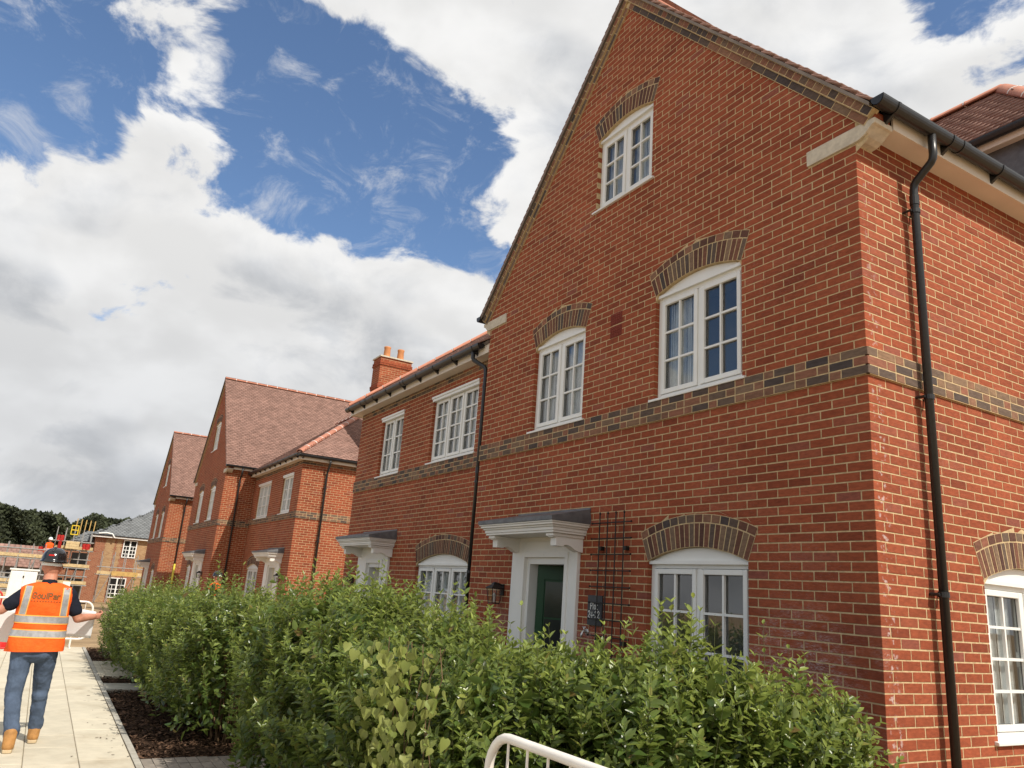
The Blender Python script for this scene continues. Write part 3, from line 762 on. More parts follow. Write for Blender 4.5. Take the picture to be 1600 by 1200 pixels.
# ------------------------------------------------------------------ roofs, gutters, pipes
def inside(poly, a, b):
    n = len(poly); c = np.ones_like(a, bool)
    for i in range(n):
        x0, y0 = poly[i]; x1, y1 = poly[(i + 1) % n]
        c &= ((x1 - x0) * (b - y0) - (y1 - y0) * (a - x0)) >= -1e-4
    return c
def roof_slope(house, O, e, s_, poly, matn='roof_tile', gauge=.105, tw=.165, name='roof', tile=True, parent=None, lift=0., slab=.05):
    """deck polygon (a along e, b along slope s_, counter-clockwise seen from outside) covered in lapped plain tiles"""
    O = Vector(O); e = Vector(e).normalized(); s_ = Vector(s_).normalized(); n = e.cross(s_).normalized()
    mb = MB(); mb.prism([O + e * a + s_ * b for a, b in poly], -n * slab, n * 0)
    deck = mb.build(name, 'roof_deck', parent or house, fix=True)
    if not tile: return deck
    A = [p_[0] for p_ in poly]; B = [p_[1] for p_ in poly]
    rows = np.arange(min(B) - .02, max(B), gauge); out = []
    for k, b in enumerate(rows):
        a = np.arange(min(A) + (tw / 2 if k % 2 else 0), max(A) + tw * .5, tw)
        out.append(np.stack([a, np.full_like(a, b)], 1))
    ab = np.concatenate(out)
    ok = inside(poly, np.clip(ab[:, 0], min(A) + .01, max(A) - .01), np.clip(ab[:, 1] + gauge * .5, min(B) + .01, max(B) - .01))
    ab = ab[ok]; N = len(ab)
    a0 = np.maximum(ab[:, 0] - tw / 2 + .002, min(A) - .012); a1 = np.minimum(ab[:, 0] + tw / 2 - .002, max(A) + .012); b0 = ab[:, 1] + NR.uniform(-.003, .003, N); b1 = b0 + gauge * 1.9
    h0 = .046 + NR.uniform(-.003, .004, N); h1 = np.full(N, .012)
    O_, e_, s2, n_ = (np.array(v) for v in (O, e, s_, n))
    P = lambda a, b, h: O_ + a[:, None] * e_ + b[:, None] * s2 + h[:, None] * n_
    am = (a0 + a1) / 2
    V = np.stack([P(a0, b0, h0 - .003), P(a1, b0, h0 - .003), P(a1, b1, h1), P(a0, b1, h1), P(a0, b0, h0 - .025), P(a1, b0, h0 - .025), P(a1, b1, h1 - .014), P(a0, b1, h1 - .014)], 1)
    F = np.array([[0, 1, 2, 3], [4, 5, 1, 0], [5, 6, 2, 1], [7, 4, 0, 3], [7, 6, 5, 4]])
    Q = (np.arange(N)[:, None, None] * 8 + F[None]).reshape(-1, 4)
    tag(np_mesh('tiles', V.reshape(-1, 3), Q, matn, deck), kind='stuff')
    return deck
_ridge = {}
def ridge_line(parent, p0, p1, L=.45, r=.115, single=True, squash=.75):
    """half-round ridge or hip tiles bedded end to end"""
    p0, p1 = Vector(p0), Vector(p1); dv = p1 - p0; n = max(1, int(round(dv.length / L))); L = dv.length / n
    tn = dv.normalized(); rot = tn.to_track_quat('X', 'Z').to_euler()
    k = round(L, 3), r
    if k not in _ridge:
        mb = MB(); rings = []
        for x in (.0, .02, .022, L - .005):
            rr = r * (1.05 if x < .021 else 1.)
            rings.append([(x, rr * math.sin(t_), rr * squash * math.cos(t_) - .02) for t_ in np.linspace(-1.75, 1.75, 11)] + [(x, (rr - .02) * math.sin(t_), (rr - .02) * squash * math.cos(t_) - .02) for t_ in np.linspace(1.75, -1.75, 11)])
        mb.loft(rings); _ridge[k] = mb.mesh('ridge_tile', 'ridge_tile', True)
    for i in range(n):
        o = link(bpy.data.objects.new('ridge_tile', _ridge[k]), parent); o.location = p0 + tn * (i * L); o.rotation_euler = rot
        o.rotation_euler.rotate_axis('X', random.uniform(-.03, .03))
    mb = MB(); q = tn.to_track_quat('X', 'Z')
    for i in range(1, n):
        c = p0 + tn * (i * L)
        ring = lambda x, rr: [tuple(c + q @ Vector((x, rr * math.sin(t_), rr * squash * math.cos(t_) - .019))) for t_ in np.linspace(-1.6, 1.6, 9)]
        mb.loft([ring(-.014, r * .9), ring(-.014, r * 1.03), ring(.004, r * 1.06), ring(.004, r * .9)], False)
    if n > 1: mb.build('ridge_mortar', 'white_paint', parent)
def gutter(house, p0, p1, outdir, r=.062, brackets=.8, joints=2.0, name='gutter'):
    """deep half-round gutter from p0 to p1 (centre line), brackets on the fascia side"""
    p0, p1 = Vector(p0), Vector(p1); dv = p1 - p0; tn = dv.normalized(); o_ = Vector(outdir)
    def prof(c, rr, a0=-100, a1=100):
        o = [c + o_ * (rr * math.sin(R(a))) - Vector((0, 0, rr * 1.12 * math.cos(R(a)))) for a in np.linspace(a0, a1, 13)]
        i = [c + o_ * ((rr - .006) * math.sin(R(a))) - Vector((0, 0, (rr - .006) * 1.12 * math.cos(R(a)))) for a in np.linspace(a1, a0, 13)]
        return o + i
    mb = MB(); mb.loft([prof(p0, r), prof(p1, r)])
    for c in (p0, p1): mb.add([tuple(v) for v in prof(c, r)[:13]], [tuple(range(13))])
    g = mb.build(name, 'black_plastic', house, fix=True)
    n = max(2, int(dv.length / brackets) + 1)
    for k in range(n):
        c = p0 + tn * (.22 + (dv.length - .44) * k / (n - 1)); m = MB()
        m.loft([prof(c - tn * .016, r + .007, -95, 95), prof(c + tn * .016, r + .007, -95, 95)])
        b0 = c - o_ * (r + .03); w_ = tn * .016
        tri = [b0 + Vector((0, 0, .03)), b0 - Vector((0, 0, r + .075)), c - Vector((0, 0, r + .01)) + o_ * .01, c + o_ * -.01 + Vector((0, 0, 0))]
        m.prism(tri, -w_, w_); m.build('bracket', 'black_plastic', g, fix=True)
    x = joints * .6
    while x < dv.length:
        c = p0 + tn * x; m = MB(); m.loft([prof(c - tn * .05, r + .006), prof(c + tn * .05, r + .006)]); m.build('union', 'black_plastic', g, fix=True); x += joints
    return g
def downpipe(house, pts, wall_dir, r=.034, clips=(), name='downpipe', joints=()):
    mb = MB(); mb.tube(pts, r, 14); pp = mb.build(name, 'black_plastic', house, smooth=True)
    wd = Vector(wall_dir); last = Vector(pts[-1])
    for z in clips:
        c = Vector((last.x, last.y, z)); m = MB(); m.tube([c - Vector((0, 0, .02)), c + Vector((0, 0, .02))], r + .007, 14)
        t_ = wd.cross(Vector((0, 0, 1)))
        for s_ in (-1, 1):
            q = c + t_ * s_ * (r + .018); m.tube([q, q + wd * (r + .05)], .012, 6)
        m.build('clip', 'black_plastic', pp)
    for z in joints:
        c = Vector((last.x, last.y, z)); m = MB(); m.tube([c, c + Vector((0, 0, .09))], r + .005, 14); m.build('socket', 'black_plastic', pp, smooth=False)
    return pp

# ------------------------------------------------------------------ houses
BAND = (48, 49, 50)
def verge(house, W, k, single):
    """two raking courses of dark brick under the verge on both slopes"""
    ang = math.atan(k); L = (W / 2 + .10) / math.cos(ang)
    for sgn in (1, -1):
        c, s_ = math.cos(ang), math.sin(ang)
        ox = .10 if sgn > 0 else -W - .10
        oz = 5.827 - .10 * k
        def fr(u, d, t_, ox=ox, sgn=sgn): return (ox - sgn * (u * c + t_ * -s_), -d, oz + u * s_ + t_ * c) if True else None
        bk = MB()
        for (t0, t1, pr) in ((.0, .0745, .0235), (.0745, .155, .0485)):
            e = t1 * math.tan(ang)
            V = [fr(0, pr, t0), fr(L - t0 * 0 + t0 * k, pr, t0), fr(L + t1 * k, pr, t1), fr(0, pr, t1), fr(0, -.03, t0), fr(L + t0 * k, -.03, t0), fr(L + t1 * k, -.03, t1), fr(0, -.03, t1)]
            bk.add(V, [(0, 1, 2, 3), (4, 5, 1, 0), (3, 2, 6, 7), (4, 0, 3, 7), (1, 5, 6, 2)])
        vc = bk.build('verge_course', 'mortar', house, fix=True)
        for (t0, pr, BL, mats) in ((.005, .025, SL, (1, 1, 2)), (.082, .05, HL, (2, 2, 1))):
            u = .01; rest = MB()
            while u < L + t0 * k - .03:
                b = min(u + BL, L + t0 * k - .005); m = MB() if single else rest; mi = random.choice(mats); m.cur = 0 if single else mi
                add_brick(m, fr, u, b, u, b, t0, t0 + BH, pr, single, .02)
                if single: m.build('brick', BRICK_MATS[mi], vc, fix=True)
                u += BL + .01
            if not single: tag(rest.build('bricks', BRICK_MATS, vc, fix=True), kind='stuff')
def gable_house(name, loc, W, k, wins, door, ybr, depth, label, single=0, near=False, sidewin=None, pipe_y=.66, pipe=True, extra_holes=(), n_ridge=True, door_leaf='cream'):
    H = empty(name, loc, 0, label, 'house')
    fr, sd = front(), side()
    holes, mh, arches = [rect_hole(-.48, .2, 5.61, 5.755), rect_hole(-W - .2, -W + .48, 5.61, 5.755)], [], []
    for w in wins:
        A = Arch((w[0] + w[1]) / 2, (w[1] - w[0]) / 2, w[2], w[3], w[4]); arches.append(A); holes.append(A.brick_hole()); mh.append(A.mortar_hole())
    l, r, ol, orr, zt, zh = door
    h = rect_hole(l + .02, r - .02, -1, zh - .02); holes.append(h); mh.append(rect_hole(l + .016, r - .016, -1, zh - .02))
    def ext(z):
        x = -(z - 5.827) / k
        xr = min(-.0014, x + .20 / k) if z < 5.6 else x + .20 / k
        xl = max(-W, -W - x - .20 / k) if z < 5.6 else -W - x - .20 / k
        xr = min(xr, .12); xl = max(xl, -W - .12)
        m = -W / 2
        return (min(xl, m), max(xr, m))
    apex = 5.827 + k * W / 2
    wf = Wall(H, fr, False, ext, apex + .1, holes, mh, BAND, (), lambda i: (-(HL + .0065) if i % 2 else -(SL + .0065)) if i < 75 else (.12 - .1125 * (i % 2)), detail=near)
    sh, sm = [], []
    if sidewin:
        A2 = Arch((sidewin[0] + sidewin[1]) / 2, (sidewin[1] - sidewin[0]) / 2, sidewin[2], sidewin[3], sidewin[4]); sh.append(A2.brick_hole()); sm.append(A2.mortar_hole())
    ws = Wall(H, sd, True, lambda z: (.0014, ybr), 5.74, sh, sm, BAND, (), lambda i: (SL + .0065) if i % 2 else (HL + .0065), detail=near)
    wall = finish_walls(H, [wf, ws], single)
    corner_bricks(wall, 0, 0, 0, 75, BAND, single=near)
    for A, w in zip(arches, wins):
        build_arch(H, fr, A, near)
        kw = w[5] if len(w) > 5 else {}
        window(H, fr, w[0], w[1], w[2] + .03, w[3], A, simple=not near, onepane=not near, **kw)
    if sidewin:
        build_arch(H, sd, A2, near); window(H, sd, sidewin[0], sidewin[1], sidewin[2] + .03, sidewin[3], A2, rows=4, film='window_film')
    # plain rear walls that close the house
    mb = MB(); mb.box(-W, -W + .1, .13, depth, -.05, 5.85)
    mb.prism([(0, depth, 0), (-W, depth, 0), (-W, depth, 5.85), (-W / 2, depth, apex), (0, depth, 5.85)], (0, 0, 0), (0, .1, 0))
    if depth > ybr: mb.box(-.1, -.01, ybr + .001, depth - .001, -.05, 5.74)
    mb.build('rear_wall', 'far_red_brick', H, fix=True)
    verge(H, W, k, near)
    # kneelers: moulded stone corbels at the foot of each rake
    for sgn in (1, -1):
        prof = [(-.48, 5.612), (.0, 5.612), (.05, 5.618), (.10, 5.64), (.14, 5.675), (.175, 5.70), (.20, 5.705), (.20, 5.755), (-.48, 5.755)]
        P = [((x if sgn > 0 else -W - x), -.02, z) for x, z in prof]
        mb = MB(); mb.prism(P, (0, 0, 0), (0, .24, 0)); mb.build('kneeler', 'cast_stone', H, bevel=.004, fix=True)
        mb = MB()
        for q, (za, zb, xe) in enumerate(((5.762, 5.828, .19), (5.836, 5.90, .13))):   # oversailing bricks on the corbel
            xa = -.02
            a_, b_ = (xa, xe) if sgn > 0 else (-W - xe, -W - xa)
            mb.box(a_, b_, .0 + .004, .2, za, zb)
        mb.build('corbel_bricks', 'red_brick', H)
    # eaves on both sides
    for sgn in (1, -1):
        X = (lambda x: x) if sgn > 0 else (lambda x: -W - x)
        mb = MB(); a, b = sorted((X(.0), X(.185))); mb.box(a, b, .225, depth, 5.735, 5.75); 
        a, b = sorted((X(.186), X(.206))); mb.box(a, b, .225, depth, 5.725, 5.875)
        mb.build('eaves_board', 'soffit_paint', H)
        gutter(H, (X(.275), -.09, 5.868), (X(.275), depth, 5.868), (sgn, 0, 0), name='gutter')
    if pipe:
        y = pipe_y
        pp = downpipe(H, [(.275, y, 5.82), (.275, y, 5.63), (.268, y, 5.585), (.25, y, 5.555), (.11, y, 5.44), (.088, y, 5.41), (.08, y, 5.36), (.08, y, -.05)], (-1, 0, 0), clips=(5.16, 3.50, 1.96), joints=(5.22,))
    # roof
    sl = Vector((-1, 0, k)); L = (W / 2 + .2) * math.sqrt(1 + k * k); z0 = 6.085 - .2 * k
    rf = roof_slope(H, (.2, -.075, z0), (0, 1, 0), sl, [(0, 0), (depth + .2, 0), (depth + .2, L), (0, L)], slab=.012)
    roof_slope(H, (-W - .2, depth + .125, z0), (0, -1, 0), (1, 0, k), [(0, 0), (depth + .2, 0), (depth + .2, L), (0, L)], slab=.012)
    for sgn in (1, -1):      # mortar fillet and undercloak along the verge
        x0_, x1_ = (.2, -W / 2) if sgn > 0 else (-W - .2, -W / 2); nx_ = .027 * k / math.sqrt(1 + k * k); nz_ = .027 / math.sqrt(1 + k * k)
        P = [(x0_, 0, z0 - .036), (x1_, 0, z0 - .036 + (W / 2 + .2) * k), (x1_, 0, z0 + (W / 2 + .2) * k + .004), (x0_, 0, z0 + .004)]
        mb = MB(); mb.prism(P, (0, -.088, 0), (0, -.0755, 0)); mb.build('verge_fillet', 'verge_mortar', rf, fix=True)
    ridge_line(rf, (-W / 2, -.08, 6.085 + k * W / 2 + .02), (-W / 2, depth, 6.085 + k * W / 2 + .02))
    canopy(H, fr, l - .08, r + .16, zh - .0)
    doorway(H, fr, l, r, ol, orr, zt, zh, door_leaf)
    return H, wall

film_l = dict(film='window_film')
main, main_wall = gable_house('brick_house', (0, 0, 0), 6.32, 1.085,
    [(-2.535, -1.225, .87, 2.15, .13, dict(film=None)), (-2.505, -1.275, 3.79, 4.985, .12, dict(filmfor=(0,))), (-4.95, -3.80, 3.79, 4.985, .115, dict(film='net_curtain')), (-3.70, -2.63, 6.49, 7.545, .11, dict())],
    (-5.12, -3.69, -4.77, -3.95, 2.14, 2.38), 3.6, 9.0, 'tall red brick gabled house at the right with the green front door', 240, True, (1.37, 2.69, .88, 2.12, .13), door_leaf='open')
# vent bricks between the upper windows
for z in (4.70, 4.86):
    mb = MB(); mb.box(-3.30, -3.085, -.003, .02, z, z + .14)
    for a in range(6):
        for b in range(4): mb.box(-3.29 + a * .034, -3.29 + a * .034 + .02, -.007, -.0035, z + .012 + b * .032, z + .012 + b * .032 + .018)
    mb.build('air_brick', 'vent', main)
lantern(main, -5.385, 0, 1.74)
# outside tap
mb = MB(); mb.tube([(-3.50, 0, 1.40), (-3.50, -.06, 1.40), (-3.50, -.075, 1.37), (-3.50, -.08, 1.34)], .013, 8); mb.tube([(-3.50, -.045, 1.41), (-3.50, -.045, 1.44)], .008, 6); mb.tube([(-3.53, -.045, 1.445), (-3.47, -.045, 1.445)], .007, 6); mb.tube([(-3.5, .004, 1.40), (-3.5, -.012, 1.40)], .032, 12)
mb.build('garden_tap', 'steel', main, smooth=True)
# dormer on the right-hand slope: lead cheeks, hipped tiled roof
ye, ze, xr, xf = 3.9, 7.66, -1.03, .02; yr = 4.85; kz = 1.28
zr = ze + (yr - ye) * kz
mb = MB(); mb.box(-2.2, -.12, ye + .16, 2 * yr - ye - .16, 6.0, ze - .1); dm = mb.build('dormer', 'lead', main)
mb = MB()
for x in (-1.6, -1.05, -.5): mb.tube([(x, ye + .155, 6.2), (x, ye + .155, ze - .1)], .014, 6)
mb.build('lead_roll', 'lead', dm)
mb = MB(); mb.box(-2.3, xf - .02, ye + .03, ye + .155, ze - .125, ze - .11); mb.box(-2.3, xf - .01, ye + .01, ye + .029, ze - .15, ze - .01); mb.box(xf - .14, xf - .005, ye + .156, 2 * yr - ye - .01, ze - .15, ze - .01); mb.build('dormer_eaves', 'soffit_paint', dm)
gutter(dm, (-2.3, ye - .05, ze - .02), (xf, ye - .05, ze - .02), (0, -1, 0), name='dormer_gutter')
Ls = (yr - ye) * math.sqrt(1 + kz * kz); Wd = xf + 3.2
dr = roof_slope(dm, (-3.2, ye, ze), (1, 0, 0), (0, 1, kz), [(0, 0), (Wd, 0), (Wd - (xf - xr), Ls), (0, Ls)], name='dormer_roof')
kx = (zr - ze) / (xf - xr); Lh = (xf - xr) * math.sqrt(1 + kx * kx)
roof_slope(dm, (xf, ye, ze), (0, 1, 0), (-1, 0, kx), [(0, 0), (2 * (yr - ye), 0), (yr - ye, Lh)], name='dormer_roof')
roof_slope(dm, (xf, 2 * yr - ye, ze), (-1, 0, 0), (0, -1, kz), [(0, 0), (Wd, 0), (Wd, Ls), (xf - xr, Ls)], name='dormer_roof', tile=False)
ridge_line(dr, (-3.0, yr, zr + .03), (xr, yr, zr + .03)); ridge_line(dr, (xf, ye, ze + .04), (xr, yr, zr + .03), single=False)

def wing_house(name, loc, W, label, wins_up, win_g, door, hip, soff, ybr=0, depth=7., single=0, near=False, pitch=.77, abut=True, run=3.55, lamp=None):
    H = empty(name, loc, 0, label, 'house'); fr, sd = front(), side()
    holes, mh = [], []
    for w in wins_up:
        h = rect_hole(w[0], w[1], w[2] - .02, w[3] + .005); holes.append(h); mh.append(rect_hole(w[0] - .004, w[1] + .004, w[2] - .02, w[3] + .005))
    A = Arch((win_g[0] + win_g[1]) / 2, (win_g[1] - win_g[0]) / 2, win_g[2], win_g[3], win_g[4]); holes.append(A.brick_hole()); mh.append(A.mortar_hole())
    l, r, ol, orr, zt, zh = door
    h = rect_hole(l + .02, r - .02, -1, zh - .02); holes.append(h); mh.append(rect_hole(l + .016, r - .016, -1, zh - .02))
    nd = int((soff - BASE) / CH + .5); dark = (nd - 2, nd - 1, nd)
    right = hip == 'right'
    st = (lambda i: -(HL + .0065) if i % 2 else -(SL + .0065)) if right else (lambda i: 0. if i % 2 else -.1125)
    walls = [Wall(H, fr, False, lambda z: (-W, -.0014 if right else 0.), soff, holes, mh, BAND, dark, st, detail=near)]
    if right: walls.append(Wall(H, sd, True, lambda z: (.0014, ybr), soff, [], [], BAND, dark, lambda i: (SL + .0065) if i % 2 else (HL + .0065), detail=near))
    wall = finish_walls(H, walls, single)
    if right: corner_bricks(wall, 0, 0, 0, nd + 1, BAND, dark, single=False)
    for w in wins_up: window(H, fr, w[0], w[1], w[2], w[3], None, ncas=w[4], rows=w[5], film='net_curtain', simple=not near, onepane=not near)
    build_arch(H, fr, A, near); window(H, fr, win_g[0], win_g[1], win_g[2] + .03, win_g[3], A, ncas=win_g[5], rows=3, film='window_film' if near else 'net_curtain', simple=not near, onepane=not near)
    mb = MB()
    if not right: mb.box(-W, -W + .1, .13, depth, -.05, soff)
    mb.box(-W, 0, depth, depth + .1, -.05, soff)
    if right: mb.box(-.1, -.01, ybr + .001, depth - .001, -.05, soff)
    mb.build('rear_wall', 'far_red_brick', H)
    ov = .25; z0 = soff + .16
    xl = -W - (ov if hip == 'left' else 0); xr_ = ov if right else 0.
    mb = MB(); mb.box(xl + .05, xr_ - .06, -ov + .06, 0., soff, soff + .015); mb.box(xl + .03, xr_ - (.04 if right else 0), -ov + .04, -ov + .059, soff - .012, soff + .15)
    if right: mb.box(.0, ov - .06, .001, depth, soff, soff + .015); mb.box(ov - .059, ov - .04, -ov + .06, depth, soff - .012, soff + .15)
    if hip == 'left': mb.box(xl + .05, -W, .001, depth, soff, soff + .015); mb.box(xl + .03, xl + .049, -ov + .06, depth, soff - .012, soff + .15)
    mb.build('eaves_board', 'soffit_paint', H)
    gutter(H, (xl - .02, -ov - .03, z0 - .03), (xr_ + (.09 if right else 0) - (0 if right else .12), -ov - .03, z0 - .03), (0, -1, 0), brackets=.72, name='gutter')
    if right: gutter(H, (ov + .03, -ov - .06, z0 - .03), (ov + .03, depth, z0 - .03), (1, 0, 0), brackets=.9, name='gutter')
    if right: downpipe(H, [(ov + .03, .80, z0 - .08), (ov + .03, .80, z0 - .2), (.09, .80, z0 - .48), (.08, .80, z0 - .54), (.08, .80, -.1)], (-1, 0, 0), clips=(4.6, 2.9), joints=(2.95,))
    else: downpipe(H, [(-.36, -ov - .03, z0 - .05), (-.36, -ov - .03, z0 - .20), (-.345, -ov - .02, z0 - .235), (-.18, -.16, z0 - .36), (-.155, -.145, z0 - .40), (-.15, -.14, z0 - .47), (-.15, -.14, -.1)], (0, 1, 0), clips=(4.75, 3.3, 2.), joints=(3.42,))
    Ls = run * math.sqrt(1 + pitch ** 2); Wd = xr_ - xl; hw = 2 * run
    if hip == 'left': poly = [(0, 0), (Wd, 0), (Wd, Ls), (run, Ls)]
    else: poly = [(0, 0), (Wd, 0), (Wd - run, Ls), (0, Ls)]
    rf = roof_slope(H, (xl, -ov, z0), (1, 0, 0), (0, 1, pitch), poly)
    bp = [(Wd - b, c) for b, c in [(poly[1][0], 0), (poly[0][0], 0)]]
    zt_ = z0 + run * pitch
    if hip == 'left':
        roof_slope(H, (xl, -ov + hw, z0), (0, -1, 0), (1, 0, pitch), [(0, 0), (hw, 0), (run, Ls)])
        roof_slope(H, (xr_, -ov + hw, z0), (-1, 0, 0), (0, -1, pitch), [(0, 0), (Wd, 0), (Wd - run, Ls), (0, Ls)], tile=False)
        ridge_line(rf, (xl + .02, -ov + .02, z0 + .06), (xl + run, -ov + run, zt_ + .04)); ridge_line(rf, (xl + run, -ov + run, zt_ + .04), (xr_ - .3, -ov + run, zt_ + .04))
    else:
        roof_slope(H, (xr_, -ov, z0), (0, 1, 0), (-1, 0, pitch), [(0, 0), (hw, 0), (run, Ls)])
        roof_slope(H, (xr_, -ov + hw, z0), (-1, 0, 0), (0, -1, pitch), [(0, 0), (Wd, 0), (Wd, Ls), (run, Ls)], tile=False)
        ridge_line(rf, (xr_ - .02, -ov + .02, z0 + .06), (xr_ - run, -ov + run, zt_ + .04)); ridge_line(rf, (xr_ - run, -ov + run, zt_ + .04), (xl, -ov + run, zt_ + .04))
    canopy(H, fr, l - .07, r + .2, zh); doorway(H, fr, l, r, ol, orr, zt, zh, 'cream')
    if lamp: lantern(H, lamp, 0, 1.72)
    return H
wing1 = wing_house('brick_house', (-6.32, .2, 0), 6.03, 'lower red brick house with hipped roof joined to the tall green-door house',
    [(-2.31, -.61, 3.82, 4.985, 3, 4), (-4.74, -3.64, 3.80, 4.985, 2, 3)], (-2.37, -.45, .87, 2.12, .15, 3), (-5.12, -3.55, -4.57, -3.88, 2.07, 2.36), 'left', 5.27, near=True, single=150, lamp=-5.40)
wing2 = wing_house('brick_house', (-21., 1.35, 0), 6.55, 'hip-roofed red brick house with a chimney and sunlit end wall beyond the gap',
    [(-5.75, -3.85, 3.78, 5.06, 3, 3), (-2.2, -.9, 3.80, 5.08, 2, 3)], (-5.75, -3.95, .87, 1.98, .15, 2), (-2.85, -.95, -2.35, -1.4, 2.05, 2.30), 'right', 5.42, ybr=3.6, depth=6.4, run=3.2, lamp=-.75)
# its chimney, standing on the end wall
mb = MB(); cx0, cx1, cy0, cy1 = -.50, .20, 2.1, 3.25
fr_, sd_ = front(0, cy0), side(cx1, 0)
chw = []
mb.box(cx0 + .0014, cx1 - .0014, cy0 + .0014, cy1 - .0014, 0.0, 9.34)
ch = mb.build('chimney', 'mortar', wing2)
cb = MB()
for i in range(78, 125):
    z = BASE + i * CH + .005
    p = .03 if i in (110, 111, 121, 122) else 0
    a = .1125 * (i % 2)
    for (f_, x0, x1) in ((front(0, cy0), cx0, cx1), (side(cx1, 0), cy0, cy1)):
        x = x0 - a
        while x < x1:
            q0, q1 = max(x, x0 - p), min(x + SL, x1 + p)
            if q1 - q0 > .02: add_brick(cb, f_, q0, q1, q0, q1, z, z + BH, p, False)
            x += SL + .01
tag(cb.build('bricks', BRICK_MATS, ch), kind='stuff')
mb = MB(); mb.box(cx0 - .04, cx1 + .04, cy0 - .04, cy1 + .04, 9.34, 9.39); mb.build('chimney_cap', 'cast_stone', ch)
for y in (cy0 + .32, cy1 - .32):
    mb = MB(); c = (cx0 + cx1) / 2; mb.tube([(c, y, 9.39), (c, y, 9.42), (c, y, 9.75), (c, y, 9.79), (c, y, 9.83)], [.13, .125, .11, .125, .12], 16); mb.build('chimney_pot', 'chimney_pot', ch, smooth=True)
g2, g2w = gable_house('brick_house', (-27.6, .2, -.1), 7.1, 1.124,
    [(-5.55, -4.45, .87, 1.95, .13, dict(film='net_curtain')), (-2.85, -1.65, 3.82, 5.14, .12, dict(film='net_curtain')), (-5.6, -4.45, 3.82, 5.14, .12, dict(film='net_curtain')), (-4.2, -3.0, 6.85, 8.02, .12, dict(film='net_curtain'))],
    (-3.75, -1.7, -3.15, -2.25, 2.1, 2.33), 1.35, 8.5, 'tall gabled brick house behind the chimneyed one, broad tiled roof slope in view', 0, False, None, .55)
lantern(g2, -1.45, 0, 1.72)
g3, g3w = gable_house('brick_house', (-38.8, -.3, -.55), 6.4, 1.085,
    [(-2.5, -1.3, 3.79, 5.05, .12, dict(film='net_curtain')), (-4.95, -3.8, 3.79, 5.05, .12, dict(film='net_curtain')), (-3.8, -2.7, 6.55, 7.7, .11, dict(film='net_curtain')), (-2.5, -1.2, .87, 2.1, .13, dict(film='net_curtain'))],
    (-5.12, -3.69, -4.77, -3.95, 2.14, 2.38), 1.6, 8.5, 'farthest of the red brick gabled houses, yellow hose on its drainpipe', 0, False, None, .75)
mb = MB(); mb.tube([(.085, .75, 2.55), (.095, .75, 1.6), (.12, .74, .4)], .05, 8); mb.build('pipe_sleeve', 'yellow_hose', g3)

# things on the main front: trellis, plot sign
tr = empty('wall_trellis', (-3.08, -.045, .95), 0, 'black metal climbing trellis fixed to the brick beside the green door', 'trellis')
for x in (-.215, -.075, .065, .205):
    mb = MB(); mb.tube([(x, 0, 0), (x, 0, 1.70)], .007, 6); mb.tube([(x, 0, 1.69), (x, 0, 1.705), (x, 0, 1.72)], [.006, .013, .004], 8); mb.build('upright', 'black_iron', tr)
for k in range(10):
    z = 1.60 - k * .168; mb = MB(); mb.tube([(-.335, -.011, z), (.335, -.011, z)], .006, 6)
    for s_ in (-1, 1): mb.tube([(s_ * .33, -.011, z), (s_ * .342, -.011, z)], .011, 6)
    mb.build('crossbar', 'black_iron', tr)
for x in (-.215, .205):
    for z in (1.33, .38): mb = MB(); mb.box(x - .005, x + .045, -.006, .044, z - .02, z + .02); mb.build('wall_fixing', 'black_iron', tr)
ps = empty('plot_sign', (-3.36, -.022, 1.63), 0, 'small dark slate plate reading Plot 24-22 beside the green door', 'sign')
mb = MB(); mb.box(-.125, .125, 0, .02, -.155, .155); mb.build('plate', 'slate_plate', ps)
for body, z in (('Plot', .012), ('24-22', -.075)):
    me = text_mesh(body, .064)
    for v in me.vertices: v.co.x *= .86
    me.materials.append(MAT['white_paint']); o = link(bpy.data.objects.new('lettering', me), ps); o.location = (-.004, -.003, z); o.rotation_euler = (R(90), 0, 0)

# ------------------------------------------------------------------ ground
def gz(x):      # the site falls gently away beyond the end of the new pavement
    return 0. if x > -15.5 else -.0212 * min(-15.5 - x, 55)
xs = [-900, -400, -200, -120, -90, -70.5, -60, -50, -40, -30, -22, -18, -15.5, -12, -8, -4, 0, 4, 8, 20, 60, 200]; ys = [-700, -200, -60, -30, -16, -12, -9, -7, -5, -3, -1, 2, 10, 30, 80, 250, 700]
mb = MB()
for x in xs:
    for y in ys: mb.v.append((x, y, gz(x) - .06))
for i in range(len(xs) - 1):
    for j in range(len(ys) - 1):
        a = i * len(ys) + j; mb.f.append((a, a + len(ys), a + len(ys) + 1, a + 1)); mb.mi.append(0)
tag(mb.build('ground', 'dirt', smooth=True), kind='structure')
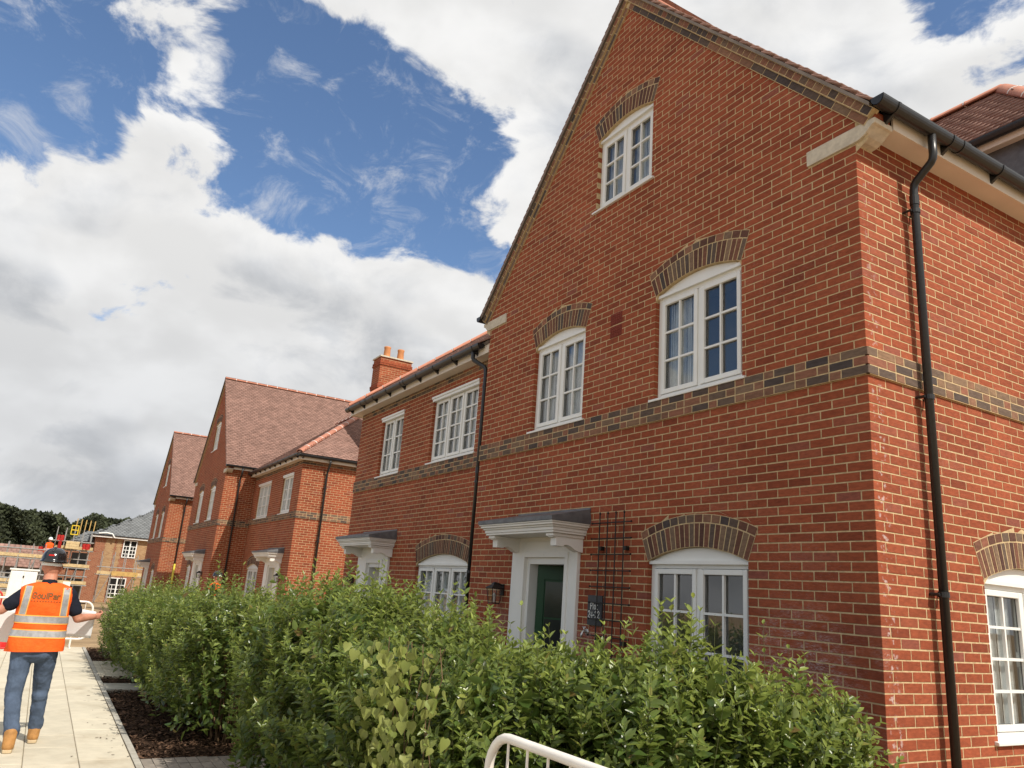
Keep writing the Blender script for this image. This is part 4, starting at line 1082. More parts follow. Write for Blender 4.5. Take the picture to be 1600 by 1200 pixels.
# pavement of cream slabs in courses
mb = MB(); mb.box(-15.9, 6, -8.1, -4.13, -.055, -.012); pave = tag(mb.build('pavement', 'joint_sand'), kind='structure')
sm = {}
for r_ in range(9):
    y1 = -4.135 - r_ * .44; y0 = y1 - .434; x = -15.9 - random.uniform(0, .5) + .5
    while x < 5.9:
        Ls = random.choice((.45, .6, .6, .75, .9)); 
        if x + Ls > 6: Ls = max(.2, 6 - x)
        k = round(Ls, 2)
        if k not in sm:
            m = MB(); c = .004; a, b = Ls / 2 - .003, .217
            m.add([(-a, -b, -.05), (a, -b, -.05), (a, b, -.05), (-a, b, -.05), (-a, -b, -c), (a, -b, -c), (a, b, -c), (-a, b, -c), (-a + c, -b + c, 0), (a - c, -b + c, 0), (a - c, b - c, 0), (-a + c, b - c, 0)],
                  [(8, 9, 10, 11)] + [(4 + i, 4 + (i + 1) % 4, 8 + (i + 1) % 4, 8 + i) for i in range(4)] + [(i, (i + 1) % 4, 4 + (i + 1) % 4, 4 + i) for i in range(4)])
            sm[k] = m.mesh('slab', 'paving')
        o = link(bpy.data.objects.new('slab', sm[k]), pave); o.location = (x + Ls / 2, (y0 + y1) / 2, random.uniform(-.0025, .0015)); o.rotation_euler = (random.uniform(-.002, .002), random.uniform(-.002, .002), 0)
        x += Ls
kb = MB(); kb.box(-15.9, 6, -4.128, -4.068, -.08, -.006); kerb = tag(kb.build('kerb', 'joint_sand'), kind='structure')
m = MB(); m.box(-.454, .454, -.029, .029, -.07, 0); km = m.mesh('edging', 'kerb')
x = -15.9
while x < 5.5:
    o = link(bpy.data.objects.new('edging', km), kerb); o.location = (x + .457, -4.098, .002 + random.uniform(-.002, .002)); x += .914
def bed(x0, x1, y0=-4.066, y1=-.05):
    mb = MB(); nx = max(2, int((x1 - x0) / .12)); ny = 16
    for i in range(nx + 1):
        for j in range(ny + 1):
            e = min(i, nx - i, j) ; mb.v.append((x0 + (x1 - x0) * i / nx, y0 + (y1 - y0) * (j / ny) ** 1.5, -.045 + (.03 if e else 0) + random.uniform(-.012, .016)))
    for i in range(nx):
        for j in range(ny):
            a = i * (ny + 1) + j; mb.f.append((a, a + ny + 1, a + ny + 2, a + 1)); mb.mi.append(0)
    b = tag(mb.build('planting_bed', 'mulch', smooth=True), kind='structure')
    # loose bark on top
    n = int((x1 - x0) * 1.5 * 900); P = np.stack([NR.uniform(x0, x1, n), NR.uniform(y0 + .01, y0 + 1.3, n), NR.uniform(-.012, .012, n)], 1)
    a = NR.uniform(0, 6.28, n); L = NR.uniform(.008, .03, n); w = L * NR.uniform(.25, .5, n); tl = NR.uniform(-.5, .5, n)
    ux = np.stack([np.cos(a), np.sin(a), tl], 1) * L[:, None]; uy = np.stack([-np.sin(a), np.cos(a), NR.uniform(-.6, .6, n)], 1) * w[:, None]
    V = np.stack([P - ux - uy, P + ux - uy * .6, P + ux * .9 + uy, P - ux + uy * .8], 1)
    tag(np_mesh('bark', V.reshape(-1, 3), np.arange(n * 4).reshape(-1, 4), 'bark_chip', b), kind='stuff')
n = 45; P = np.stack([NR.uniform(-9.4, -4.9, n), -4.13 - np.abs(NR.normal(0, .16, n)), np.full(n, .006)], 1); a = NR.uniform(0, 6.28, n); L = NR.uniform(.006, .02, n)
ux = np.stack([np.cos(a), np.sin(a), 0 * a], 1) * L[:, None]; uy = np.stack([-np.sin(a), np.cos(a), NR.uniform(-.1, .3, n)], 1) * (L * .4)[:, None]
tag(np_mesh('spilled_bark', np.stack([P - ux - uy, P + ux - uy * .6, P + ux * .9 + uy, P - ux + uy * .8], 1).reshape(-1, 3), np.arange(n * 4).reshape(-1, 4), 'bark_chip', pave), kind='stuff')
bed(-10.95, -10.12); bed(-9.4, -4.92); bed(-3.7, 1.9); bed(-15.8, -13.2)
# garden paths of small grey pavers between the beds
def garden_path(x0, x1, matn, label_y1=-.1):
    mb = MB(); mb.box(x0, x1, -4.066, label_y1, -.06, -.02); g = tag(mb.build('garden_path', 'joint_sand'), kind='structure')
    w, l = .2, .1; n = int((x1 - x0) / w); w = (x1 - x0) / n
    m = MB(); m.box(-w / 2 + .004, w / 2 - .004, -l / 2 + .003, l / 2 - .003, -.03, 0); me = m.mesh('paver', matn); rest = MB()
    j = 0; y = -4.066
    while y < label_y1 - l:
        for i in range(n):
            if y < -3.0:
                o = link(bpy.data.objects.new('paver', me), g); o.location = (x0 + w * (i + .5), y + l / 2, random.uniform(-.003, .002) + .004)
            else: rest.box(x0 + w * i + .004, x0 + w * (i + 1) - .004, y + .003, y + l - .003, -.02, .003)
        y += l
    tag(rest.build('pavers', matn, g), kind='stuff')
garden_path(-4.90, -3.72, 'grey_paver'); garden_path(-13.18, -10.97, 'paving'); 
mb = MB(); mb.box(-10.10, -9.42, -4.066, -.1, -.06, .012); tag(mb.build('path_slab', 'kerb'), kind='structure')

# ------------------------------------------------------------------ hedge
def leaves(P, Dv, Up, L, Wd, fold=.35, droop=.25):
    """six-point folded leaves: returns verts (N*6) and quads (N*2)"""
    N = len(P); Dv = Dv / np.linalg.norm(Dv, axis=1, keepdims=True)
    Sd = np.cross(Dv, Up); Sd /= np.linalg.norm(Sd, axis=1, keepdims=True) + 1e-9
    Nn = np.cross(Sd, Dv)
    L = L[:, None]; Wd = Wd[:, None]
    b = P; tp = P + Dv * L - Nn * L * droop
    r1 = P + Dv * L * .32 + Sd * Wd * .5 + Nn * Wd * fold * .5; r2 = P + Dv * L * .68 + Sd * Wd * .42 + Nn * (Wd * fold * .42 - L * droop * .45)
    l1 = P + Dv * L * .32 - Sd * Wd * .5 + Nn * Wd * fold * .5; l2 = P + Dv * L * .68 - Sd * Wd * .42 + Nn * (Wd * fold * .42 - L * droop * .45)
    V = np.stack([b, r1, r2, tp, l2, l1], 1)
    Q = (np.arange(N)[:, None, None] * 6 + np.array([[0, 1, 2, 3], [3, 4, 5, 0]])[None]).reshape(-1, 4)
    return V.reshape(-1, 3), Q
def sticks(A, B, ra, rb):
    N = len(A); d_ = B - A; d_ /= np.linalg.norm(d_, axis=1, keepdims=True) + 1e-9
    h = np.where(np.abs(d_[:, 2:3]) < .9, np.array([[0, 0, 1.]]), np.array([[1., 0, 0]])); u = np.cross(d_, h); u /= np.linalg.norm(u, axis=1, keepdims=True); w = np.cross(d_, u)
    V = []
    for k in range(3):
        c, s_ = math.cos(2.094 * k), math.sin(2.094 * k); V.append(A + (u * c + w * s_) * np.reshape(ra, (-1, 1)))
    for k in range(3):
        c, s_ = math.cos(2.094 * k), math.sin(2.094 * k); V.append(B + (u * c + w * s_) * np.reshape(rb, (-1, 1)))
    V = np.stack(V, 1); Q = (np.arange(N)[:, None, None] * 6 + np.array([[0, 1, 4, 3], [1, 2, 5, 4], [2, 0, 3, 5]])[None]).reshape(-1, 4)
    return V.reshape(-1, 3), Q
def shrub(loc, rx, ry, H, nshoot, label, group=None, leaf=.052, inner=1400, tall=30, low=.12):
    """evergreen hedge bush: woody stems, leafy shoots in opposite pairs, paler growing tips"""
    rx *= .93; H *= NR.uniform(.93, 1.09); B = empty('hedge_bush', loc, 0, label, 'bush', group)
    # shoots on a boxy dome
    th = NR.uniform(0, 2 * math.pi, nshoot); zz = NR.uniform(0, 1, nshoot) ** .8
    ct, st = np.cos(th), np.sin(th); sq = 1 / (np.abs(ct) ** 3 + np.abs(st) ** 3) ** (1 / 3)
    topm = NR.uniform(0, 1, nshoot) < .36
    zrel = low + (1 - low) * zz * .97
    prof = np.clip(1.0 - ((zrel - .55) / .62) ** 4, .35, 1) * (.72 + .28 * np.clip(zrel / .35, 0, 1))
    rad = np.where(topm, np.sqrt(NR.uniform(0, 1, nshoot)) * .95, prof * NR.uniform(.78, 1.04, nshoot))
    zc = np.where(topm, H * (.95 - .34 * rad ** 2 + NR.uniform(-.12, .06, nshoot)), zrel * H * .93)
    zc = zc * (1 + .07 * np.sin(C0_ * 4.1 + 1.3) * np.sin(C1_ * 3.7 + loc[0])) if False else zc + H * .055 * np.sin(ct * rad * rx * 7 + loc[0] * 9) * np.sin(st * rad * ry * 6 + loc[0] * 4)
    lump = 1 + .19 * np.sin(th * 3 + loc[0] * 5) * np.sin(zrel * 7 + loc[0] * 3)
    C = np.stack([rad * lump * sq * ct * rx, rad * lump * sq * st * ry, zc], 1)
    hol = np.sin(C[:, 0] * 9 + loc[0] * 13) * np.sin(C[:, 2] * 8 + loc[0] * 7) * np.sin(C[:, 1] * 9 + 2)      # hollows in the face
    C[:, :2] *= (1 - .10 * np.clip(hol, -1, 1))[:, None]
    outw = np.stack([ct * .9, st * .9, np.zeros(nshoot)], 1)
    d_ = outw * np.where(topm, .28 * rad, .62)[:, None] + np.array([0, 0, 1.]) * np.where(topm, 1.1, .85)[:, None] + NR.normal(0, .22, (nshoot, 3))
    d_ /= np.linalg.norm(d_, axis=1, keepdims=True)
    Ls = NR.uniform(.18, .42, nshoot)
    tl = topm & (NR.uniform(0, 1, nshoot) < tall / max(1, topm.sum())); Ls[tl] *= NR.uniform(1.1, 2.3, tl.sum()); d_[tl] = d_[tl] * .5 + np.array([0, 0, .7]); d_ /= np.linalg.norm(d_, axis=1, keepdims=True)
    base = C - d_ * Ls[:, None] * .62
    tip = base + d_ * Ls[:, None]
    sV, sQ = sticks(base, tip, np.full(nshoot, .0028), np.full(nshoot, .0012))
    np_mesh('shoots', sV, sQ, 'green_stem', B)
    vv, qq, tt = [], [], []; off = 0
    npair = 10
    u0 = np.cross(d_, np.array([[.3, .5, .81]])); u0 /= np.linalg.norm(u0, axis=1, keepdims=True); w0 = np.cross(d_, u0); tw_ = NR.uniform(0, 6.28, nshoot)
    for k in range(npair + 1):
        f = k / npair; keep = NR.uniform(0, 1, nshoot) < (.93 if k > 1 else .6)
        Pk = base + d_ * (Ls * (.08 + .92 * f))[:, None]
        for s_ in (0, math.pi):
            an = tw_ + (k % 2) * 1.5708 + s_ + NR.normal(0, .25, nshoot)
            rd = u0 * np.cos(an)[:, None] + w0 * np.sin(an)[:, None]
            up = .55 + .75 * f ** 3
            dl = rd + d_ * up + NR.normal(0, .16, (nshoot, 3))
            Ln = leaf * NR.uniform(.6, 1.32, nshoot) * (1.05 - .5 * f ** 4)
            V, Q = leaves(Pk[keep], dl[keep], d_[keep] + NR.normal(0, .2, (keep.sum(), 3)), Ln[keep], Ln[keep] * NR.uniform(.36, .48, keep.sum()), .35, NR.uniform(.05, .3))
            vv.append(V); qq.append(Q + off); off += len(V)
            tn = np.clip(f ** 1.9 * NR.uniform(.15, 1., keep.sum()) * np.where(topm[keep], 1., .75), 0, 1); tt.append(np.repeat(tn, 6))
    # older leaves that fill the inside
    th = NR.uniform(0, 2 * math.pi, inner); r_ = np.sqrt(NR.uniform(.05, .82, inner)); z_ = NR.uniform(.10, .88, inner) * H
    Pi = np.stack([r_ * np.cos(th) * rx, r_ * np.sin(th) * ry, z_], 1); dl = NR.normal(0, 1, (inner, 3)) + np.array([0, 0, .3]); Ln = leaf * NR.uniform(1.1, 1.7, inner)
    V, Q = leaves(Pi, dl, NR.normal(0, 1, (inner, 3)), Ln, Ln * .5); vv.append(V); qq.append(Q + off); tt.append(np.zeros(len(V)))
    tag(np_mesh('foliage', np.concatenate(vv), np.concatenate(qq), 'hedge_leaf', B, np.concatenate(tt)), kind='stuff')
    mb = MB()
    for k in range(11):
        a = NR.uniform(0, 6.28); r1 = NR.uniform(.03, .16); r2 = NR.uniform(.25, .75); a2 = a + NR.normal(0, .4)
        p0 = Vector((math.cos(a) * r1, math.sin(a) * r1, -.05)); p3 = Vector((math.cos(a2) * r2 * rx, math.sin(a2) * r2 * ry, H * NR.uniform(.55, .85)))
        p1 = p0.lerp(p3, .33) + Vector((NR.normal(0, .03), NR.normal(0, .03), .05)); p2 = p0.lerp(p3, .66) + Vector((NR.normal(0, .04), NR.normal(0, .04), .05))
        mb.tube([p0, p1, p2, p3], [.013, .010, .007, .003], 5)
    mb.build('stems', 'twig', B, smooth=True)
    return B
GA = 'bushes of the hedge along the pavement'
NA = [(-13.7, -3.13, .70, .78, 1.25, 'dense hedge bush at the far end of the hedge, nearest the site barrier'),
      (-12.7, -3.23, .62, .74, 1.30, 'hedge bush second from the far end of the hedge'),
      (-11.8, -3.23, .60, .74, 1.33, 'hedge bush beside the first gap in the mulch strip'),
      (-10.9, -3.23, .60, .72, 1.35, 'hedge bush above the small separate patch of mulch'),
      (-10.0, -3.20, .60, .70, 1.35, 'hedge bush by the pale slab crossing the mulch'),
      (-9.1, -3.18, .60, .68, 1.35, 'hedge bush where the long mulch strip begins'),
      (-8.2, -3.18, .60, .68, 1.38, 'hedge bush in the middle of the long mulch strip'),
      (-7.3, -3.16, .60, .68, 1.44, 'hedge bush over the mulch, two left of the bare-stemmed one'),
      (-6.45, -3.16, .58, .68, 1.50, 'hedge bush over the mulch, next left of the bare-stemmed one'),
      (-5.6, -3.18, .55, .64, 1.53, 'hedge bush with bare woody stems showing at the near end of the mulch')]
for (x, y, rx, ry, H, lb) in NA: shrub((x, y, -.02), rx, ry, H, 380, lb, GA, leaf=.066, tall=100, inner=1100, low=.30 if x == -5.6 else .14)
NB = [(-3.65, -2.90, .60, .66, 1.56, 'hedge bush on the near side of the garden path, left of the bindweed'),
      (-2.85, -2.85, .58, .66, 1.60, 'hedge bush just left of the yellow bindweed leaves'),
      (-2.05, -2.80, .58, .66, 1.60, 'hedge bush behind the upper bindweed leaves'),
      (-1.25, -2.75, .58, .66, 1.58, 'hedge bush carrying the yellow heart-shaped bindweed leaves'),
      (-.48, -2.62, .56, .62, 1.40, 'hedge bush with tall shoots below the open green door'),
      (.12, -2.20, .50, .56, 1.54, 'hedge bush below the trellis, behind the white barrier'),
      (.40, -1.50, .40, .52, 1.48, 'last hedge bush at the right, against the house corner')]
for (x, y, rx, ry, H, lb) in NB: shrub((x, y, -.02), rx, ry, H + .02, 450, lb, GA, leaf=.072, tall=120, inner=1200)
shrub((-5.95, -.62, -.02), .42, .40, 1.42, 260, 'dark shaded bush against the wall under the lantern', None, leaf=.05, tall=8, inner=900)
shrub((-8.2, -.75, -.02), .5, .45, 1.25, 220, 'shaded bush below the three-part window of the lower house', None, leaf=.05, tall=14, inner=700)
# bindweed climbing over the hedge front
bw = empty('bindweed', (-.72, -3.22, 0), 0, 'bindweed vine with hanging pale yellow-green heart-shaped leaves on the hedge', 'vine')
n = 190; px_ = NR.normal(0, .24, n); pz = NR.uniform(.55, 1.42, n); 
py_ = -.08 - .10 * np.sin((pz - .5) * 2.2) + NR.uniform(-.05, .08, n) + px_ * .12
lv, lq, ti = [], [], []
hp = [(0, .05), (.24, -.06), (.47, .08), (.50, .30), (.33, .58), (.11, .86), (0, 1.08)]
for i in range(n):
    P0 = Vector((px_[i], py_[i], pz[i])); sz = NR.uniform(.04, .078); tw_ = NR.normal(.3, 1.0); dn = Vector((NR.normal(0, .25), NR.normal(-.12, .2), -1)).normalized()
    nn = Vector((math.sin(tw_) + .45, -math.cos(tw_), .35)).normalized(); sdv = dn.cross(nn).normalized(); nn = sdv.cross(dn); cu = NR.uniform(.25, .85)
    lf = MB(); c = [tuple(P0 + dn * (v * sz)) for u, v in hp if True]
    mid = [P0 + dn * (v * sz) - nn * (v * v * sz * .18) for v in (.05, .25, .5, .75, 1.)]
    def edge(s_): return [P0 + dn * (v * sz) + sdv * (s_ * u * sz * .92) + nn * (abs(u) * sz * cu - v * v * sz * .18) for u, v in hp[1:-1]]
    eR, eL = edge(1), edge(-1)
    o_ = len(lv); lv.extend([*mid, *eR, *eL])
    for (E, fl) in ((5, 0), (10, 1)):
        for q in ((0, E, E + 1, 1), (1, E + 1, E + 2, 2), (2, E + 2, E + 3, 3), (3, E + 3, E + 4, 4)):
            lq.append([o_ + a for a in (q if not fl else q[::-1])])
np_mesh('vine_leaves', np.array([tuple(v) for v in lv]), np.array(lq), 'bindweed_leaf', bw, np.repeat(NR.uniform(0, .8, n), 15), smooth=True)['kind'] = 'stuff'
mb = MB()
for k in range(7):
    x = -.36 + .12 * k + NR.normal(0, .03); mb.tube([(x + NR.normal(0, .05), -.02 - .05 * math.sin(z * 2), z) for z in np.linspace(.4, 1.42, 8)], .0028, 4)
mb.build('vine_stems', 'twig', bw)

# ------------------------------------------------------------------ pedestrian barriers
def barrier(loc, rz, W_, H_, label, r=.021, nb=14, foot=True, matn='barrier_white', board=None):
    B = empty('pedestrian_barrier', loc, rz, label, 'barrier')
    c = .16; arc = lambda cx, cz, a0, a1: [(cx + c * math.cos(R(a)), 0, cz + c * math.sin(R(a))) for a in np.linspace(a0, a1, 7)]
    zb = .17
    pts = arc(c, H_ - c, 180, 90) + arc(W_ - c, H_ - c, 90, 0) + arc(W_ - c, zb + c, 0, -90) + arc(c, zb + c, -90, -180)
    pts = pts + [pts[0]]
    mb = MB(); mb.tube(pts, r, 12, False); mb.build('frame', matn, B, smooth=True)
    for k in range(nb):
        x = W_ * (k + 1) / (nb + 1); mb = MB(); mb.tube([(x, 0, zb), (x, 0, H_)], .006, 6); mb.build('bar', matn, B)
    if foot:
        for x in (.3, W_ - .3):
            mb = MB(); mb.tube([(x, 0, zb), (x, 0, .03)], r * .9, 8); mb.tube([(x, -.28, .012), (x, .28, .012)], r * .8, 8); mb.build('foot', matn, B)
    if board:
        mb = MB(); mb.cur = 0
        for k in range(8): mb.cur = k % 2; mb.box(W_ * k / 8, W_ * (k + 1) / 8, -.035, -.03, zb + .12, zb + .30)
        mb.build('warning_board', ['red_plastic', 'white_board'], B)
    return B
barrier((.20, -3.255, 0), R(2), 2.3, 1.105, 'white tubular barrier at the bottom edge, nearest the camera', r=.0215)
barrier((-15.75, -6.35, 0), R(90), 2.27, .93, 'white tubular barrier across the end of the pavement behind the workman')
barrier((-16.6, -8.7, -.02), R(86), 2.27, .95, 'white barrier with a red-striped board left of the workman', board=True)
# traffic cone by the barrier
cn = empty('traffic_cone', (-15.2, -5.62, 0), 0, 'red and white traffic cone beside the workman', 'cone')
mb = MB(); mb.box(-.19, .19, -.19, .19, 0, .035); mb.build('base', 'red_plastic', cn, bevel=.01)
for (z0, z1, m_) in ((.036, .22, 'red_plastic'), (.221, .40, 'white_board'), (.401, .62, 'red_plastic')):
    rr = lambda z: .15 - .12 * z / .62; mb = MB(); mb.tube([(0, 0, z0), (0, 0, z1)], [rr(z0), rr(z1)], 20); mb.build('cone_ring', m_, cn, smooth=False)

# ------------------------------------------------------------------ people
def caps(mb, p0, p1, r0, r1, sx=1., sy=1., n=14):
    """tapered capsule between two joints, slightly flattened if asked"""
    p0, p1 = Vector(p0), Vector(p1); ax = (p1 - p0); L = ax.length; ax.normalize()
    up = Vector((1, 0, 0)) if abs(ax.x) < .9 else Vector((0, 1, 0)); a = (up - ax * up.dot(ax)).normalized(); b = ax.cross(a)
    rings = []
    for t_ in (-88, -55, -25, 0): rings.append((p0 + ax * (r0 * math.sin(R(t_))), r0 * math.cos(R(t_))))
    for t_ in (0, 25, 55, 88): rings.append((p1 + ax * (r1 * math.sin(R(t_))), r1 * math.cos(R(t_))))
    mb.loft([[tuple(c + (a * math.cos(2 * math.pi * k / n) * sx + b * math.sin(2 * math.pi * k / n) * sy) * r_) for k in range(n)] for c, r_ in rings])
def ell(mb, c, rx, ry, rz, n=18, m=12):
    mb.loft([[(c[0] + rx * math.sin(math.pi * j / m) * math.cos(2 * math.pi * k / n), c[1] + ry * math.sin(math.pi * j / m) * math.sin(2 * math.pi * k / n), c[2] + rz * math.cos(math.pi * j / m)) for k in range(n)] for j in [m - .02] + list(range(m - 1, 0, -1)) + [.02]])
def remesh(o, vox, smooth=4, disp=None):
    md = o.modifiers.new('remesh', 'REMESH'); md.mode = 'VOXEL'; md.voxel_size = vox; md.use_smooth_shade = True
    s_ = o.modifiers.new('smooth', 'SMOOTH'); s_.iterations = smooth; s_.factor = .5
    if disp:
        tx = bpy.data.textures.new('creases', 'CLOUDS'); tx.noise_scale = disp[0]; tx.noise_depth = 3
        dm_ = o.modifiers.new('creases', 'DISPLACE'); dm_.texture = tx; dm_.strength = disp[1]; dm_.mid_level = .5; dm_.texture_coords = 'OBJECT' if False else 'LOCAL'
def hand(mb, w, d_, palm_up, s_=1.):
    """palm with four curled fingers and a thumb; w wrist, d_ pointing direction"""
    w = Vector(w); d_ = Vector(d_).normalized(); up = Vector(palm_up).normalized(); sd = d_.cross(up).normalized()
    caps(mb, w, w + d_ * .07, .026, .034, .62, 1.)
    for k, (o_, L) in enumerate(((-.030, .062), (-.010, .072), (.011, .068), (.030, .052))):
        k0 = w + d_ * .085 + sd * o_; k1 = k0 + d_ * L * .45 + up * .010; k2 = k1 + d_ * L * .2 + up * L * .42; k3 = k2 - d_ * L * .15 + up * L * .25
        for a, b, r0, r1 in ((k0, k1, .010, .009), (k1, k2, .009, .0085), (k2, k3, .0085, .007)): caps(mb, a, b, r0, r1, n=8)
    t0 = w + d_ * .03 - sd * .03 * s_; t1 = t0 + d_ * .035 - sd * .025 * s_ + up * .02; t2 = t1 + d_ * .03 + up * .012
    caps(mb, t0, t1, .013, .011, n=8); caps(mb, t1, t2, .011, .009, n=8)
VZ = [(.865, .168, .250), (.95, .160, .246), (1.05, .138, .232), (1.15, .132, .226), (1.25, .134, .232), (1.34, .136, .236), (1.41, .130, .240), (1.455, .116, .232), (1.485, .098, .195), (1.515, .070, .105)]
def vest_r(z):
    zs_ = [v[0] for v in VZ]; return float(np.interp(z, zs_, [v[1] for v in VZ])), float(np.interp(z, zs_, [v[2] for v in VZ]))
def vest_pt(th, z, off=0.):
    rx, ry = vest_r(z); p_ = 2.7; c, s_ = math.cos(th), math.sin(th)
    k = 1 / (abs(c) ** p_ + abs(s_) ** p_) ** (1 / p_)
    wr = .005 * math.sin(7 * th + 15 * z) * (1.2 - z * .5) + .004 * math.sin(31 * z + 3 * th) + .006 * math.sin(5 * th - 11 * z) * max(0, 1.25 - z) * 2
    return ((rx + off + wr) * k * c - .01, (ry + off + wr) * k * s_ - .01, z - .012 * max(0, 1.5 - z) * 0)
def vest_back(y, z, off=.004):
    rx, ry = vest_r(z); yy = min(.999, abs(y + .01) / (ry + .0)); th = math.asin(max(-1, min(1, (y + .01) / ry)))
    lo, hi = -1.5, 1.5
    for _ in range(30):
        m = (lo + hi) / 2
        if vest_pt(m, z, off)[1] < y: lo = m
        else: hi = m
    return vest_pt((lo + hi) / 2, z, off)
def helmet(parent, c, fwd, matn, logo=True):
    """hard hat: ribbed dome, rim, peak towards fwd (radians about z), band at the back"""
    mb = MB(); n = 32; rings = []
    for j in range(10):
        a = math.pi / 2 * j / 9.2; rings.append([(c[0] + .140 * math.cos(a) ** .75 * math.cos(2 * math.pi * k / n), c[1] + .115 * math.cos(a) ** .75 * math.sin(2 * math.pi * k / n), c[2] + .125 * math.sin(a)) for k in range(n)])
    rim = [(c[0] + .150 * math.cos(2 * math.pi * k / n), c[1] + .124 * math.sin(2 * math.pi * k / n), c[2] - .006) for k in range(n)]
    pk = [(c[0] + (.152 + .05 * max(0, math.cos(2 * math.pi * k / n)) ** 3) * math.cos(2 * math.pi * k / n), c[1] + .126 * math.sin(2 * math.pi * k / n), c[2] - .020 - .015 * max(0, math.cos(2 * math.pi * k / n)) ** 3) for k in range(n)]
    mb.loft([pk, rim] + rings)
    o = mb.build('helmet', matn, parent, smooth=True)
    m = MB(); m.tube([(c[0] + .02, c[1], c[2] + .12), (c[0] - .05, c[1], c[2] + .122), (c[0] - .11, c[1], c[2] + .085)], [.01, .014, .008], 8); m.build('ridge', matn, o, smooth=True)
    m = MB(); rr = []
    for k in range(15):
        a = math.pi + (k - 7) * .17; rr.append((c[0] + .121 * math.cos(a), c[1] + .103 * math.sin(a)))
    for k in range(14): m.add([(*rr[k], c[2] - .052), (*rr[k + 1], c[2] - .052), (*rr[k + 1], c[2] - .026), (*rr[k], c[2] - .026)], [(0, 1, 2, 3)])
    m.build('headband', 'white_board', o)
    if logo:
        m = MB(); m.box(c[0] - .137, c[0] - .124, c[1] - .026, c[1] + .022, c[2] + .042, c[2] + .058); m.build('badge', 'red_print', o)
    # turn the hat so that its peak points along fwd
    for ob in [o] + list(o.children):
        me = ob.data
        for v in me.vertices:
            x, y = v.co.x - c[0], v.co.y - c[1]; v.co.x = c[0] + x * math.cos(fwd) - y * math.sin(fwd); v.co.y = c[1] + x * math.sin(fwd) + y * math.cos(fwd)
    return o
def head(mb, c, f):
    """skull, jaw, nose, ears; f = facing angle about z"""
    F = Vector((math.cos(f), math.sin(f), 0)); S_ = Vector((-math.sin(f), math.cos(f), 0)); c = Vector(c)
    ell(mb, c, .098, .082, .118) if abs(math.cos(f)) > .7 else ell(mb, c, .082, .098, .118)
    caps(mb, c + F * .03 - Vector((0, 0, .06)), c + F * .055 - Vector((0, 0, .085)), .06, .042)
    caps(mb, c + F * .085 + Vector((0, 0, .0)), c + F * .112 - Vector((0, 0, .03)), .011, .016, n=8)
    for s_ in (-1, 1):
        ell(mb, c + S_ * s_ * .083 - Vector((0, 0, .015)), .020, .014, .034, 10, 8) if abs(math.cos(f)) > .7 else ell(mb, c + S_ * s_ * .083 - Vector((0, 0, .015)), .014, .020, .034, 10, 8)
    for s_ in (-1, 1): caps(mb, c + F * .088 + S_ * s_ * .022 + Vector((0, 0, .018)), c + F * .082 + S_ * s_ * .045 + Vector((0, 0, .016)), .010, .008, n=8)
    caps(mb, c + F * .094 - S_ * .02 - Vector((0, 0, .058)), c + F * .094 + S_ * .02 - Vector((0, 0, .058)), .009, .009, n=8)

# the workman walking away, reading a drawing
man = empty('person', (-5.62, -5.09, 0), 0, 'workman in orange hi-vis vest, jeans and black helmet walking away holding a drawing', 'person')
hc = (-.045, -.015, 1.675)
mb = MB()
head(mb, hc, math.pi - .25)
caps(mb, (0, -.012, 1.46), (-.03, -.014, 1.60), .070, .062)
caps(mb, (0, -.01, 1.0), (0, -.01, 1.36), .11, .13, .75, 1.15)
sL, sR = (0, -.185, 1.40), (0, .18, 1.41); eL, eR = (.0, -.365, 1.235), (-.01, .305, 1.185); hL, hR = (-.20, -.50, 1.20), (-.15, .445, 1.20)
for s0, e0, h0, dirn in ((sL, eL, hL, -1), (sR, eR, hR, 1)):
    caps(mb, s0, e0, .058, .044); caps(mb, e0, h0, .046, .031)
    dv = (Vector(h0) - Vector(e0)).normalized(); hand(mb, h0, dv, (-.5, -dirn * .5, .6), dirn)
for hx, hy, kx_, ky_, ax_, ay_ in ((0, -.10, .03, -.10, .20, -.055), (0, .09, -.16, .12, -.21, .14)):
    caps(mb, (hx, hy, .9), (kx_, ky_, .48), .085, .055); caps(mb, (kx_, ky_, .48), (ax_, ay_, .10), .055, .038)
body = mb.build('body', 'skin', man); remesh(body, .0065, 3)
mb = MB()   # jeans
caps(mb, (0, -.075, .93), (0, .06, .93), .120, .120, 1, .95); caps(mb, (.03, -.07, .87), (.03, .05, .87), .112, .112)
for hx, hy, kx_, ky_, ax_, ay_ in ((.01, -.105, .035, -.105, .20, -.055), (.0, .095, -.155, .12, -.21, .14)):
    k_ = Vector((kx_, ky_, .485)); a_ = Vector((ax_, ay_, .145)); h_ = Vector((hx, hy, .87)); mid = k_.lerp(a_, .45) + Vector((.02, 0, 0))
    caps(mb, h_, k_, .104, .074); caps(mb, k_, mid, .073, .068); caps(mb, mid, a_, .066, .063)
    caps(mb, a_ + Vector((.0, 0, .05)), a_ + Vector((-.008, 0, .015)), .069, .067); caps(mb, k_ + Vector((.02, 0, -.05)), k_ + Vector((.02, 0, -.03)), .070, .070)
jn = mb.build('jeans', 'denim', man); remesh(jn, .008, 2, (.07, .016))
mb = MB()   # shirt
caps(mb, (0, -.01, .98), (0, -.01, 1.36), .115, .128, .72, 1.3); caps(mb, (0, -.12, 1.39), (0, .11, 1.40), .070, .070)
for s0, e0 in ((sL, eL), (sR, eR)):
    q = Vector(s0).lerp(Vector(e0), .62); caps(mb, s0, q, .072, .068); caps(mb, q, q.lerp(Vector(e0), .12), .070, .068)
caps(mb, (0, -.012, 1.46), (-.008, -.012, 1.50), .080, .074)
sh_ = mb.build('shirt', 'navy_cotton', man); remesh(sh_, .009, 3, (.06, .018))
mb = MB(); n = 48   # waistcoat
rings = []
